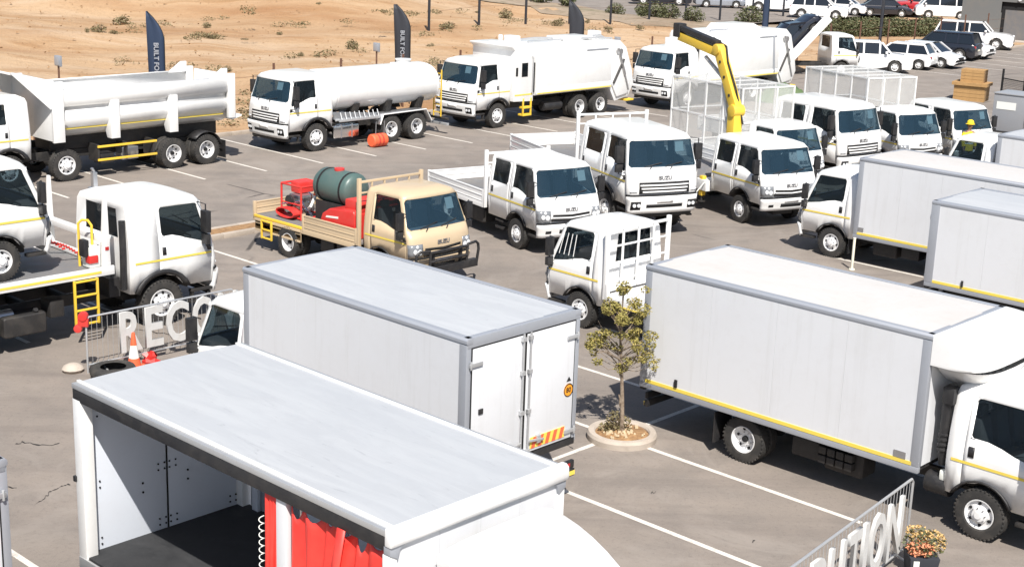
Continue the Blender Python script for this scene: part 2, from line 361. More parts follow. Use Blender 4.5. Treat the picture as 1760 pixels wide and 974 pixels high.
def cab_parts(kind, crew, paint, chromebars=True):
    key = (kind, crew, paint)
    if key in _cabs: return _cabs[key]
    S = CabShape(kind, crew); c = S.c; P = []; k = c['rc']+c['bul']; xA = S.xf(c['lv'][1])-k; wz = c['wr']; Ra = c['R']
    # columns
    xs = {round(x, 3) for x in (S.xr+.07, c['door'][0], c['win'][0], -Ra*.995, -Ra*.86, -Ra*.5, 0, Ra*.5, Ra*.86, Ra*.995, c['win'][1])}
    if c['win'][1] > xA-.02: xs.discard(round(c['win'][1], 3))
    if crew: xs |= {round(x, 3) for x in c['cdoor']+c['cwin']}
    xs = sorted(x for x in xs if S.xr+.05 < x < xA-.02)
    q = [xs[0]]
    keep = {round(v, 3) for v in c['door']+c['win']+((c['cdoor']+c['cwin']) if crew else ())}
    for x in xs[1:]:
        if x-q[-1] < .045:
            if x in keep: q[-1] = x
            continue
        q.append(x)
    xs = q+[xA]
    half = [('r', 0.), ('r', .6), ('r', .955)]+[('s', x) for x in xs]+[('f', t) for t in (.965, .88, .6, .3)]
    cols = [(t, v, -1) for t, v in half]+[('f', 0., 0)]+[(t, v, 1) for t, v in half[:0:-1]]
    def zc(col, L):
        t, v, sg = col
        if L == 0:
            if t == 's' and abs(v) < Ra: return max(c['sill'], wz+math.sqrt(Ra*Ra-v*v))
            return c['sill'] if t != 'f' else c['sill']-.06
        if L == 3:
            if t == 's':
                a, b_ = c['dip']; f = min(1, max(0, (v-a)/(b_-a))); return c['side'][0]+(c['side'][1]-c['side'][0])*f
            return c['wb'] if t == 'f' else c['side'][0]
        return c['lv'][L]
    def pt(col, L):
        t, v, sg = col; z = zc(col, L); h = S.hw(z); rx = S.xr+(.03 if L == 5 else .2 if L == 6 else 0)
        if t == 'r': return (rx, sg*h*v, z)
        if t == 's':
            x = S.sx(v, z) if v < xA else S.xf(z)-k
            if L == 6: x = max(x, rx+.05)
            return (x, sg*h, z)
        y = sg*h*v; return (S.fx(y, z), y, z)
    N = len(cols); grid = [[Vector(pt(cl, L)) for cl in cols] for L in range(7)]
    def rng(a, b, sg): return [j for j in range(N) if cols[j][0] == 's' and cols[(j+1) % N][0] == 's' and cols[j][2] == sg and a-.01 <= min(cols[j][1], cols[(j+1) % N][1]) and max(cols[j][1], cols[(j+1) % N][1]) <= b+.01]
    win = {}   # name -> set of (L,j)
    ws = {(3, j) for j in range(N) if cols[j][0] == 'f' and cols[(j+1) % N][0] == 'f'}
    win['windscreen'] = [ws]
    sw = [{(3, j) for j in rng(c['win'][0], max(c['win'][1], xA), sg)} for sg in (-1, 1)]
    if crew: sw += [{(3, j) for j in rng(*c['cwin'], sg)} for sg in (-1, 1)]
    win['side_window'] = sw
    rw = {(3, j) for j in range(N) if cols[j][0] == 'r' and cols[(j+1) % N][0] == 'r' and max(cols[j][1], cols[(j+1) % N][1]) <= .61}
    win['rear_window'] = [rw]
    holes = set().union(*[x for l in win.values() for x in l])
    doors = [{(L, j) for L in range(4) for j in rng(*(c['door'][0], max(c['door'][1], xA)), sg)} for sg in (-1, 1)]
    if crew: doors += [{(L, j) for L in range(4) for j in rng(*c['cdoor'], sg)} for sg in (-1, 1)]
    allDoor = set().union(*doors)
    def sub(cells, flip=True):
        b = MB(); vm = {}
        def gv(L, j):
            j %= N
            if (L, j) not in vm: vm[(L, j)] = b.bm.verts.new(grid[L][j])
            return vm[(L, j)]
        for (L, j) in cells:
            f = (gv(L, j), gv(L, j+1), gv(L+1, j+1), gv(L+1, j))
            try: b.bm.faces.new(f)
            except ValueError: pass
        return b, vm
    shell, vm = sub([(L, j) for L in range(6) for j in range(N) if (L, j) not in holes and (L, j) not in allDoor])
    shell.bm.faces.new([vm[(6, j)] for j in range(N)])
    shell.bm.normal_update()
    up = [f for f in shell.bm.faces if len(f.verts) > 6][0]
    if up.normal.z < 0: bmesh.ops.reverse_faces(shell.bm, faces=shell.bm.faces)
    bmesh.ops.remove_doubles(shell.bm, verts=shell.bm.verts, dist=1e-4)
    shell_me = shell.mesh('cab', [paint, 'cabin'], keep_n=True, smooth=40)
    def outw(b):
        b.bm.normal_update()
        for f in list(b.bm.faces):
            ct = f.calc_center_median(); ctr = Vector((S.xr*.5+.25, 0, ct.z))
            if f.normal.dot(ct-ctr) < 0: f.normal_flip()
    for cells in doors:
        b, _ = sub([x for x in cells if x not in holes]); outw(b)
        r = bmesh.ops.inset_region(b.bm, faces=b.bm.faces[:], thickness=.011, depth=.0, use_even_offset=True)
        bmesh.ops.delete(b.bm, geom=r['faces'], context='FACES')
        P.append(('door', b.mesh('door', [paint, 'cabin'], keep_n=True, smooth=40), solid(.03, -1, 1)))
    for nm, L in win.items():
        for cells in L:
            b, _ = sub(cells); outw(b); b.bm.normal_update()
            off = {v: -v.normal*.012 for v in b.bm.verts}
            for v, d in off.items(): v.co += d
            r = bmesh.ops.inset_region(b.bm, faces=b.bm.faces[:], thickness=.05 if nm == 'windscreen' else .032, depth=0, use_even_offset=True)
            for f in r['faces']: f.material_index = 1
            P.append((nm, b.mesh(nm, ['glass' if nm == 'windscreen' else 'glass_dark', 'gap'], keep_n=True, smooth=60), None))
    # rounded corners of the window openings
    def fillet(C, A, B, r):
        C, A, B = Vector(C), Vector(A), Vector(B); a = (A-C).normalized(); b_ = (B-C).normalized(); pts = [C]
        for i in range(6): t_ = R(90)*i/5; pts.append(C+a*r*(1-math.sin(t_))+b_*r*(1-math.cos(t_)))
        nrm = a.cross(b_).normalized(); cc = Vector((S.xr*.5+.25, 0, C.z))
        if nrm.dot(C-cc) < 0: nrm = -nrm
        q = MB(); q.face([p_+nrm*.004 for p_ in pts]); P.append(('window_corner', q.mesh('window_corner', paint), solid(.014, 0)))
    for nm, L in win.items():
        for cells in L:
            if nm == 'rear_window' or not cells: continue
            js = sorted(j for _, j in cells); j0, j1 = js[0], js[-1]+1; r_ = .12 if nm == 'windscreen' else .07
            for L_, o_ in ((3, 4), (4, 3)):
                fillet(grid[L_][j0], grid[L_][j0+1], grid[o_][j0], r_); fillet(grid[L_][j1 % N], grid[L_][j1-1], grid[o_][j1 % N], r_)
    F = kind == 'F'
    # cabin
    fl = c['lv'][1]-.03
    P.append(('cab_floor', MB().box(S.xr+.05, S.xf(fl)-.15, -c['tab'][2][2]+.05, c['tab'][2][2]-.05, fl-.05, fl).mesh('cab_floor', 'cabin'), None))
    P.append(('dashboard', MB().prism([(S.xf(c['wb'])-.12, fl), (S.xf(c['wb'])-.1, c['wb']-.02), (S.xf(c['wb'])-.38, c['wb']-.03), (S.xf(c['wb'])-.5, c['wb']-.22), (S.xf(c['wb'])-.4, fl)], -S.hw(c['wb'])+.08, S.hw(c['wb'])-.08).mesh('dashboard', 'seat', bev=.02), None))
    sx0 = -.18 if not F else .05
    rows = [sx0]+([S.xr+.28] if crew else [])
    for x0 in rows:
        for y0 in (-.55, 0, .55):
            b = MB(); yy = y0*(1 if not F else 1.15); zb = c['wb']-.42
            b.box(x0, x0+.46, yy-.22, yy+.22, fl, zb+.12); b.hexa([(x0-.12, yy-.21, zb), (x0+.06, yy-.21, zb), (x0+.06, yy+.21, zb), (x0-.12, yy+.21, zb), (x0-.2, yy-.18, zb+.72), (x0-.08, yy-.18, zb+.72), (x0-.08, yy+.18, zb+.72), (x0-.2, yy+.18, zb+.72)])
            b.box(x0-.2, x0-.1, yy-.12, yy+.12, zb+.73, zb+.9)
            P.append(('cab_seat', b.mesh('cab_seat', 'seat', bev=.03), None))
    sy = -.5*(1 if not F else 1.15); sc = Vector((S.xf(c['wb'])-.5, sy, c['wb']-.02))
    b = MB(); a = Vector((.45, 0, .89)); l = Vector((0, 1, 0)); t = a.cross(l)
    b.tube([sc+(l*math.cos(u_)+t*math.sin(u_))*.2 for u_ in [2*math.pi*i/20 for i in range(20)]], .016, 6, True); b.cyl(sc, sc-a*.3, .03, 8); b.bar(sc-l*.19, sc+l*.19, .04, .02)
    P.append(('steering_wheel', b.mesh('steering_wheel', 'black'), None))
    b = MB(); b.box(S.xf(2.0 if not F else 2.4)-.13, S.xf(2.0 if not F else 2.4)-.1, -.1, .1, (2.0 if not F else 2.38)-.05, (2.0 if not F else 2.38)+.03)
    P.append(('rear_view_mirror', b.mesh('rear_view_mirror', 'black', bev=.01), None))
    # licence paper inside the glass, as on new stock
    zt = c['wb']+.5*(1 if not F else 1.1)
    P.append(('window_paper', S.front(.36 if not F else .4, .62 if not F else .68, zt-.16, zt+.1, -.03, 2, 2).mesh('window_paper', 'paper'), None))
    # side trims
    for sg in (-1, 1):
        st = c['stripe']
        P.append(('reflective_stripe', S.sidep(sg, S.xr+.1, xA+.02, st-.022, st+.022, .009).mesh('reflective_stripe', 'reflector'), None))
        for dx in ([c['door'][0]+.12]+([c['cdoor'][0]+.12] if crew else [])):
            z = st+.16; P.append(('door_handle', S.sidep(sg, dx-.045, dx+.045, z-.06, z+.1, .012).mesh('door_handle', 'black'), solid(.02)))
        # corner air duct (black) ahead of the door
        P.append(('corner_vent', S.sidep(sg, xA-.07, xA+.03, st+.05, c['side'][1]-.06, .008).mesh('corner_vent', 'black'), solid(.01)))
        # arch lip
        b = MB(); pts = []
        for i in range(15):
            a = math.pi*(i/14); x = -Ra*math.cos(a); z = wz+Ra*math.sin(a)
            if z < c['sill']-.03: continue
            pts.append((x, z))
        y0 = S.hw(c['sill']+.1)
        b.grid([[(x, sg*(y0+.015), z) for x, z in pts], [(x*1.17, sg*(y0+.024), wz+(z-wz)*1.17) for x, z in pts]] if F else [[(x, sg*(y0+.012), z) for x, z in pts], [(x*1.06, sg*(y0+.014), wz+(z-wz)*1.06) for x, z in pts]])
        P.append(('arch_lip', b.mesh('arch_lip', 'black'), solid(.05, 0)))
        b = MB(); b.grid([[(x, sg*y0, z) for x, z in pts], [(x, sg*(y0-.5), z) for x, z in pts]]); P.append(('wheel_housing', b.mesh('wheel_housing', 'chassis'), solid(.02, 0)))
        # mirrors
        z0 = c['wb']; b = MB(); mx = xA-.2 if F else xA-.1; my = sg*(S.hw(z0)+.13)
        if F:
            b.box(mx-.06, mx+.06, my-.11, my+.11, z0+.1, z0+.56); b.box(mx-.05, mx+.05, my-.1, my+.1, z0-.16, z0+.06)
            b.tube([(S.sx(xA, 2.4), sg*1.0, z0+.72), (mx, my, z0+.7), (mx, my, z0-.2), (xA, sg*1.1, z0-.28)], .016)
        else:
            b.box(mx-.05, mx+.05, my-.09, my+.09, z0+.02, z0+.42); b.box(mx-.045, mx+.045, my-.085, my+.085, z0-.2, z0-.02)
            b.tube([(xA-.1, sg*.92, z0+.36), (mx, my, z0+.46), (mx, my, z0-.22), (xA, sg*1.0, z0-.3)], .014)
        P.append(('mirror', b.mesh('mirror', 'black', bev=.02), None))
    # front
    zb = c['wb']
    for y in ((-.62, -.08), (.02, .56)):
        b = MB(); pts = [(S.fx(y[0]+(y[1]-y[0])*t_, zb+.02+.10*t_)+.02, y[0]+(y[1]-y[0])*t_, zb+.02+.10*t_) for t_ in (0, .5, 1)]
        b.tube(pts, .011, 6); b.tube([(S.fx(y[0]+.15, zb-.05)+.02, y[0]+.15, zb-.05), (S.fx(y[0]+.2, zb+.03)+.035, y[0]+.22, zb+.04)], .012, 6)
        P.append(('wiper', b.mesh('wiper', 'black'), None))
    bz = MB()
    if F:
        P.append(('grille', S.front(-.78, .78, 1.11, 1.42, .006, 14).mesh('grille', 'gap'), solid(.02)))
        for z in (1.16, 1.25, 1.34): P.append(('grille_bar', S.front(-.75+(1.34-z)*.4, .75-(1.34-z)*.4, z-.026, z+.020, .03, 14, 2).mesh('grille_bar', paint), solid(.03)))
        P.append(('badge', text_mesh('ISUZU', .155, .014, 'badge', bold=.003), ('T', (S.xf(1.52)+.012, 0, 1.525))))
        P.append(('bumper', S.front(-1.2, 1.2, .56, 1.03, .05, 26, 5).mesh('bumper', paint), solid(.1)))
        P.append(('bumper_gap', S.front(-1.2, 1.2, 1.03, 1.085, .014, 26, 1).mesh('bumper_gap', 'gap'), solid(.02)))
        P.append(('bumper_intake', S.front(-.55, .55, .72, .81, .056, 10, 1).mesh('bumper_intake', 'gap'), solid(.01)))
        P.append(('number_plate', S.front(-.24, .24, .84, .95, .058, 4, 1).mesh('number_plate', 'white'), solid(.01)))
        for sg in (-1, 1):
            P.append(('headlight', S.front(sg*.72, sg*1.0, .67, .90, .058, 5, 2).mesh('headlight', 'gap'), solid(.01)))
            for yy in (.79, .92): P.append(('headlight_lens', MB().lathe([(.055, 0), (.05, .012), (0, .02)], (S.fx(yy, .79)+.062, sg*yy, .79), 'x', 12).mesh('headlight_lens', 'lamp'), None))
            P.append(('corner_lamp', S.front(sg*.84, sg*1.04, 1.15, 1.20, .008, 4, 1).mesh('corner_lamp', 'lamp'), solid(.01)))
            b = MB(); b.box(.72, 1.3, sg*.96, sg*1.08, .60, .66); b.box(.74, .8, sg*.96, sg*1.06, .36, .62); b.box(.7, 1.15, sg*.94, sg*1.09, .36, .41); P.append(('cab_step', b.mesh('cab_step', 'chassis', bev=.01), None))
        P.append(('lower_valance', S.front(-1.1, 1.1, .44, .56, -.05, 20, 2).mesh('lower_valance', 'black'), solid(.05)))
    else:
        P.append(('grille', S.front(-.62, .62, .825, .885, .012, 12, 1, .05).mesh('grille', 'gap'), solid(.02)))
        P.append(('grille', S.front(-.57, .57, .945, 1.0, .012, 12, 1, .05).mesh('grille', 'gap'), solid(.02)))
        P.append(('grille_bar', S.front(-.58, .58, .895, .935, .022, 12, 1, .05).mesh('grille_bar', paint), solid(.02)))
        P.append(('badge', text_mesh('ISUZU', .14, .014, 'badge', bold=.003), ('T', (S.xf(1.13)+.014, 0, 1.125))))
        P.append(('bumper', S.front(-1.0, 1.0, .42, .76, .045, 24, 4).mesh('bumper', paint), solid(.09)))
        P.append(('bumper_gap', S.front(-1.0, 1.0, .76, .812, .010, 24, 1).mesh('bumper_gap', 'gap'), solid(.02)))
        P.append(('bumper_intake', S.front(-.36, .36, .52, .62, .052, 8, 1).mesh('bumper_intake', 'gap'), solid(.01)))
        P.append(('number_plate', S.front(-.24, .24, .645, .735, .054, 4, 1).mesh('number_plate', 'white'), solid(.01)))
        for sg in (-1, 1):
            P.append(('headlight', S.front(sg*.64, sg*.995, .84, 1.14, .010, 7, 3).mesh('headlight', 'lampcase'), solid(.01)))
            for yy, zz, rr in ((.73, .95, .07), (.86, .97, .065), (.80, 1.08, .045)): P.append(('headlight_lens', MB().lathe([(rr, 0), (rr*.9, .015), (0, .025)], (S.fx(yy, zz)+.008, sg*yy, zz), 'x', 12).mesh('headlight_lens', 'lamp'), None))
            P.append(('fog_lamp', S.front(sg*.6, sg*.76, .53, .6, .052, 3, 1).mesh('fog_lamp', 'gap'), solid(.01)))
            P.append(('cab_step', MB().box(.55, .95, sg*.82, sg*.97, .40, .46).mesh('cab_step', 'chassis', bev=.01), None))
    _cabs[key] = (shell_me, P, S); return _cabs[key]
def add_cab(truck, kind, crew=False, paint='white', dz=0., skip=()):
    shell_me, P, S = cab_parts(kind, crew, paint)
    cab = link('cab', shell_me, truck, (0, 0, dz)); solid(.03, -1, 1)(cab)
    for nm, me, md in P:
        if nm in skip: continue
        o = link(nm, me, cab)
        if isinstance(md, tuple): o.location = md[1]; o.rotation_euler = (R(90), 0, R(90))
        elif md: md(o)
    return cab, S
_wh = {}
def wheel_mesh(r, wd, kind):
    k = (r, wd, kind)
    if k in _wh: return _wh[k]
    t = MB(); h = wd/2
    def tyre(y): t.lathe([(.575*r, y+h*.84), (.64*r, y+h), (.83*r, y+h*1.02), (.945*r, y+h*.93), (r, y+h*.74), (r, y+h*.3), (.985*r, y+h*.28), (.985*r, y+h*.16), (r, y+h*.14), (r, y-h*.14), (.985*r, y-h*.16), (.985*r, y-h*.28), (r, y-h*.3), (r, y-h*.74), (.945*r, y-h*.93), (.83*r, y-h*1.02), (.62*r, y-h), (.575*r, y-h*.84)], n=36)
    tyre(0)
    for i in range(36):        # shoulder blocks
        a = 2*math.pi*(i+.5)/36
        for sg in (1, -1):
            c_ = Vector((math.cos(a)*r*.972, sg*h*.86, math.sin(a)*r*.972)); d = Vector((math.cos(a), 0, math.sin(a))); tg = Vector((-math.sin(a), 0, math.cos(a))); t.bar(c_-d*r*.03, c_+d*r*.03, r*.1, h*.2, up=tg)
    if kind == 'dual': tyre(-wd*1.18)
    me = t.mesh('wheel', 'rubber', smooth=30)
    b = MB()
    if kind == 'front': pr = [(.58*r, h*.80), (.575*r, h*.95), (.54*r, h*.93), (.50*r, h*.55), (.46*r, h*.5), (.35*r, h*.62), (.33*r, h*.95), (.26*r, h*1.05), (.25*r, h*1.2), (.15*r, h*1.25), (.14*r, h*1.42), (0, h*1.45)]
    else: pr = [(.58*r, h*.84), (.575*r, h*.97), (.54*r, h*.95), (.52*r, h*.25), (.49*r, -h*.15), (.34*r, -h*.25), (.32*r, -h*.0), (.21*r, h*.05), (.20*r, h*.1), (.0, h*.1)]
    b.lathe(pr, n=28); rim = b.mesh('rim', 'silver', smooth=40)
    b = MB(); nh = 8 if r > .45 else 6; yb = h*.56 if kind == 'front' else -h*.19
    for i in range(nh):
        a = 2*math.pi*(i+.5)/nh; b.cyl((math.cos(a)*.415*r, yb-.03, math.sin(a)*.415*r), (math.cos(a)*.415*r, yb+.015, math.sin(a)*.415*r), .062*r, 10)
    if kind == 'dual': b.cyl((0, -h*.1, 0), (0, h*.55, 0), .15*r, 16, .12*r)
    holes = b.mesh('rim_holes', 'gap')
    b = MB(); yn = h*1.0 if kind == 'front' else h*.02
    for i in range(nh+2):
        a = 2*math.pi*i/(nh+2); b.cyl((math.cos(a)*.28*r, yn-.02, math.sin(a)*.28*r), (math.cos(a)*.28*r, yn+.035, math.sin(a)*.28*r), .026*r, 6)
    nuts = b.mesh('wheel_nuts', 'steel')
    _wh[k] = (me, rim, holes, nuts); return _wh[k]
def add_wheel(truck, x, y, r, wd, kind, z=None):
    me, rim, holes, nuts = wheel_mesh(r, wd, kind); sg = 1 if y > 0 else -1
    o = link('wheel', me, truck, (x, y, r if z is None else z), (0, random.uniform(0, 1), 0 if sg > 0 else math.pi))
    link('rim', rim, o); link('rim_holes', holes, o)['kind'] = 'stuff'; link('wheel_nuts', nuts, o)['kind'] = 'stuff'
def add_chassis(truck, kind, xrear, axles, dz=0., big=False):
    c = CAB[kind]; r = c['wr']; F = kind == 'F'; z0, z1 = ((.62, .86) if F else (.5, .70)); z0 += dz; z1 += dz; yr = .42 if F else .37
    b = MB()
    for sg in (-1, 1): b.box(xrear, 1.0, sg*yr-.035, sg*yr+.035, z0, z1)
    x = -.9
    while x > xrear: b.box(x-.05, x+.05, -yr, yr, z0+.03, z1-.03); x -= .9
    b.box(xrear, xrear+.08, -yr-.05, yr+.05, z0, z1); b.box(-.5, .8, -.35, .35, z0-.15, z1+.1)
    ch = link('chassis', b.mesh('chassis', 'chassis', bev=.008, seg=1), truck)
    for ax in [0]+list(axles):
        b = MB().cyl((ax, -c['tr']+.1, r), (ax, c['tr']-.1, r), .07, 10)
        if ax: b.lathe([(.0, -.2), (.16, -.1), (.2, 0), (.16, .1), (0, .2)], (ax, 0, r), 'x', 14)
        for sg in (-1, 1): b.box(ax-.6, ax+.6, sg*yr-.05, sg*yr+.05, r+.09, r+.15)
        link('axle', b.mesh('axle', 'chassis', bev=.0), ch)
    return ch, z0, z1
def add_truck_wheels(truck, kind, axles):
    c = CAB[kind]
    for sg in (-1, 1):
        add_wheel(truck, 0, sg*(c['tr']-.025), c['wr'], c['ww'], 'front')
        for ax in axles: add_wheel(truck, ax, sg*(c['tr']+(.07 if kind == 'N' else .06)), c['wr'], c['ww'], 'dual')
def side_gear(ch, kind, x0, sg, what=('tank', 'battery')):
    F = kind == 'F'; zc = .58 if F else .52; y = sg*(.82 if F else .68); x = x0
    if 'tank' in what:
        w_ = .9 if F else .7; link('fuel_tank', MB().box(x-w_, x, y-.22, y+.22, zc-.22, zc+.2).mesh('fuel_tank', 'chassis', bev=.06, seg=3), ch)
        link('tank_cap', MB().cyl((x-.2, y+sg*.1, zc+.19), (x-.2, y+sg*.16, zc+.26), .05, 10).mesh('tank_cap', 'black'), ch); x -= w_+.12
    if 'battery' in what:
        b = MB().box(x-.5, x, y-.2, y+.2, zc-.16, zc+.16)
        link('battery_box', b.mesh('battery_box', 'black', bev=.02), ch); x -= .65
    if 'air' in what:
        b = MB()
        for i in range(3): b.cyl((x-.2-i*.2, y-.1, zc+.05), (x-.2-i*.2, y+.18, zc+.05), .085, 12)
        link('air_tank', b.mesh('air_tank', 'steel'), ch)
def mudguard(ch, ax, sg, r, y0, y1, m_='black', a0=20, a1=160):
    b = MB(); rows = [[], []]
    for i in range(13):
        a = R(a0+(a1-a0)*i/12)
        for k, yy in enumerate((y0, y1)): rows[k].append((ax+math.cos(a)*(r+.1), sg*yy, r+math.sin(a)*(r+.1)))
    b.grid(rows); link('mudguard', b.mesh('mudguard', m_), ch, mods=solid(.015, 0))
# ---------------------------------------------------------------- bodies
def pm(name, b, m_, parent, bev=0., mods=None, seg=2, **k):
    return link(name, b.mesh(name, m_, bev=bev, seg=seg, **k), parent, mods=mods)
def roof_mesh(x0, x1, hw, z, crown=.03, th=.05, m_='white_roof'):
    rows = []; n = 10
    for i in range(13):
        x = x0+(x1-x0)*i/12; rows.append([(x, -hw+2*hw*j/n, z-th*.2+crown*(1-((2*j/n-1)**2))+random.uniform(-.0022, .0022)) for j in range(n+1)])
    b = MB(); b.grid(rows); b.grid([[(x0, -hw, z-th), (x1, -hw, z-th)], [(x0, -hw, z-th*.2), (x1, -hw, z-th*.2)]]); b.grid([[(x0, hw, z-th), (x1, hw, z-th)], [(x0, hw, z-th*.2), (x1, hw, z-th*.2)]])
    return b.mesh('roof', m_, smooth=50)
def box_body(tr, x0, x1, hw, zb, zt, roofm='white_roof', stripe=(), rearm=True, npan=4, capx=0.):
    """x0 front, x1 rear"""
    body = pm('box_body', MB().box(x1+.03, x0-.03, -hw+.03, hw-.03, zb+.02, zb+.12), 'chassis', tr)
    for sg in (-1, 1):
        pw = (x0-x1-.24)/npan
        for i in range(npan):
            a = x1+.12+pw*i; b = MB().box(a+.0015, a+pw-.0015, sg*(hw-.04), sg*(hw-.006), zb+.1, zt-.1)
            pm('side_panel', b, 'white_body', body)
        for x in (x0-.145, x1): pm('corner_post', MB().box(x, x+.145, sg*(hw-.10), sg*hw, zb+.1, zt-.11), 'alu', body, .012)
        pm('top_rail', MB().prism([(sg*(hw-.12), zt-.02), (sg*(hw-.02), zt-.02), (sg*(hw+.008), zt-.05), (sg*(hw+.008), zt-.1), (sg*(hw-.02), zt-.115), (sg*(hw-.12), zt-.115)], x1-.01, x0+.01, 'x'), 'alu', body, .006)
        pm('bottom_rail', MB().box(x1, x0, sg*(hw-.08), sg*(hw+.004), zb, zb+.098), 'alu', body, .012)
        if sg in stripe: pm('reflective_stripe', MB().box(x1+.12, x0-.12, sg*(hw-.008), sg*(hw+.004), zb+.105, zb+.165), 'reflector', body)
    pm('front_panel', MB().box(x0-.04, x0-.004, -hw+.1, hw-.1, zb+.1, zt-.1), 'white_body', body)
    b = MB().box(x0-.1, x0+.004, -hw+.02, hw-.02, zt-.115, zt-.02); pm('top_rail', b, 'alu', body, .01)
    link('roof', roof_mesh(x0-.06, x1+.06, hw-.105, zt-.03, .025, m_=roofm), body)
    # rear frame and doors
    pm('rear_header', MB().box(x1-.006, x1+.1, -hw+.02, hw-.02, zt-.17, zt-.02), 'alu', body, .01)
    pm('rear_sill', MB().box(x1-.004, x1+.1, -hw+.02, hw-.02, zb-.05, zb+.06), 'black', body, .01)
    if rearm:
        for sg in (-1, 1):
            y0, y1 = sg*.012, sg*(hw-.1)
            d = pm('rear_door', MB().box(x1-.012, x1+.03, y0+sg*.018, y1-sg*.018, zb+.085, zt-.19), 'white_body', body, .008)
            for a, b_ in ((y0, y0+sg*.018), (y1-sg*.018, y1)): pm('door_seal', MB().box(x1-.006, x1+.02, a, b_, zb+.07, zt-.175), 'gap', body)
            for a, b_ in ((zb+.065, zb+.085), (zt-.19, zt-.172)): pm('door_seal', MB().box(x1-.006, x1+.02, y0, y1, a, b_), 'gap', body)
            for z in (zb+.2, (zb+zt)/2-.05, zt-.42):
                if z > zb+.6 and z < zt-.6: continue
                h = MB().bar((x1-.03, y1+sg*.06, z), (x1-.03, y1-sg*.20, z+.0), .018, .06); h.cyl((x1-.03, y1+sg*.03, z-.06), (x1-.03, y1+sg*.03, z+.06), .018, 8); pm('hinge', h, 'galv', body, .004)
            r = MB(); yy = sg*.075; r.cyl((x1-.045, yy, zb+.06), (x1-.045, yy, zt-.16), .016, 8)
            for z in (zb+.12, zb+.75, zt-.75, zt-.24): r.box(x1-.065, x1-.01, yy-.035, yy+.035, z-.03, z+.03)
            pm('lock_rod', r, 'galv', body)
            h = MB().bar((x1-.055, yy, zb+.28), (x1-.06, yy+sg*.34, zb+.24), .02, .035); h.box(x1-.06, x1-.015, yy+sg*.2, yy+sg*.28, zb+.2, zb+.32); pm('lock_handle', h, 'galv', body, .005)
    return body
def underrun(tr, x, hw, z=.5, m_='black', tape=True):
    b = MB().box(x-.03, x+.05, -hw, hw, z-.06, z+.06)
    for sg in (-1, 1): b.box(x, x+.05, sg*.38-.04, sg*.38+.04, z, z+.35)
    o = pm('rear_bumper', b, m_, tr, .01)
    if tape: pm('reflective_tape', MB().box(x-.036, x-.031, -hw, hw, z-.04, z+.03), 'reflector', o)
    for sg in (-1, 1):
        pm('lamp_housing', MB().box(x-.03, x+.03, sg*(hw-.42), sg*(hw-.02), z+.08, z+.2), 'black', o, .01); pm('tail_lamp', MB().box(x-.036, x-.031, sg*(hw-.3), sg*(hw-.12), z+.11, z+.17), 'redlamp', o)
    return o
def deck(tr, x0, x1, hw, zf, zt, m_='white', floor='deckgrey', ribs=True, skip=(), mid=None):
    d = pm('deck_floor', MB().box(x1, x0, -hw, hw, zf-.06, zf), floor, tr, .005)
    b = MB()
    x = x0-.15
    while x > x1: b.box(x-.04, x+.04, -hw+.05, hw-.05, zf-.17, zf-.06); x -= .5
    pm('cross_bearers', b, 'chassis', d)
    for sg in (-1, 1): pm('side_rave', MB().box(x1, x0, sg*hw, sg*(hw+.03), zf-.14, zf), m_, d, .008)
    def board(a, b_, name):
        a, b_ = Vector(a), Vector(b_); h = zt-zf-.02; q = MB(); dd = (b_-a).normalized()
        for k in range(2): q.bar(a+Vector((0, 0, .02+h*(.25+.5*k))), b_+Vector((0, 0, .02+h*(.25+.5*k))), .028, h*.5-.012)
        for k in (0, .5, 1): q.bar(a+Vector((0, 0, .02+h*min(.95, max(.04, k)))), b_+Vector((0, 0, .02+h*min(.95, max(.04, k)))), .05, .035)
        pm(name, q, m_, d, .006)
    posts = [x0-.03, x1+.03]+([mid] if mid else [])
    for sg in (-1, 1):
        for x in posts: pm('corner_post', MB().box(x-.035, x+.035, sg*hw-.03, sg*hw+.045, zf-.1, zt+.02), m_, d, .008)
        segs = [(x0-.07, (mid or x1)+.05)]+([(mid-.05, x1+.08)] if mid else [])
        for i, (a, b_) in enumerate(segs):
            if (sg, i) in skip: continue
            board((a, sg*(hw+.005), zf), (b_, sg*(hw+.005), zf), 'side_board')
    if 'tail' not in skip: board((x1+.01, -hw+.04, zf), (x1+.01, hw-.04, zf), 'tail_board')
    return d
def headboard(tr, x, hw, z0, z1, m_='white', n=4, rungs=0):
    b = MB()
    for sg in (-1, 1): b.box(x-.04, x+.04, sg*hw-.045, sg*hw+.045, z0-.15, z1+.08)
    b.box(x-.025, x+.025, -hw, hw, z1-.045, z1+.015)
    for i in range(1, n): y = -hw+2*hw*i/n; b.box(x-.02, x+.02, y-.022, y+.022, (z0 if rungs else z1-.28), z1-.04)
    for k in range(rungs): z = z0+(z1-z0)*(k+.6)/(rungs+.6); b.box(x-.015, x+.015, -hw, hw, z-.02, z+.02)
    b.box(x-.02, x+.02, -hw, hw, (z1-.3 if not rungs else z0), (z1-.26 if not rungs else z0+.12))
    return pm('headboard', b, m_, tr, .008)
def ladder(tr, x0, x1, y, z0, z1, n=3, m_='yellow', th=.045):
    b = MB()
    for x in (x0, x1): b.bar((x, y, z0), (x, y, z1), th, th)
    for i in range(n): z = z0+.03+(z1-z0-.06)*i/(n-1); b.bar((x0, y, z), (x1, y, z), th, th*.8)
    return pm('ladder', b, m_, tr, .006)
def truck(name, label, pos, hd, group=None): return thing(name, label, 'truck', Vector((pos[0], pos[1], 0)), R(hd), group)
def P2(v, u): p = vu(v, u); return (p.x, p.y)

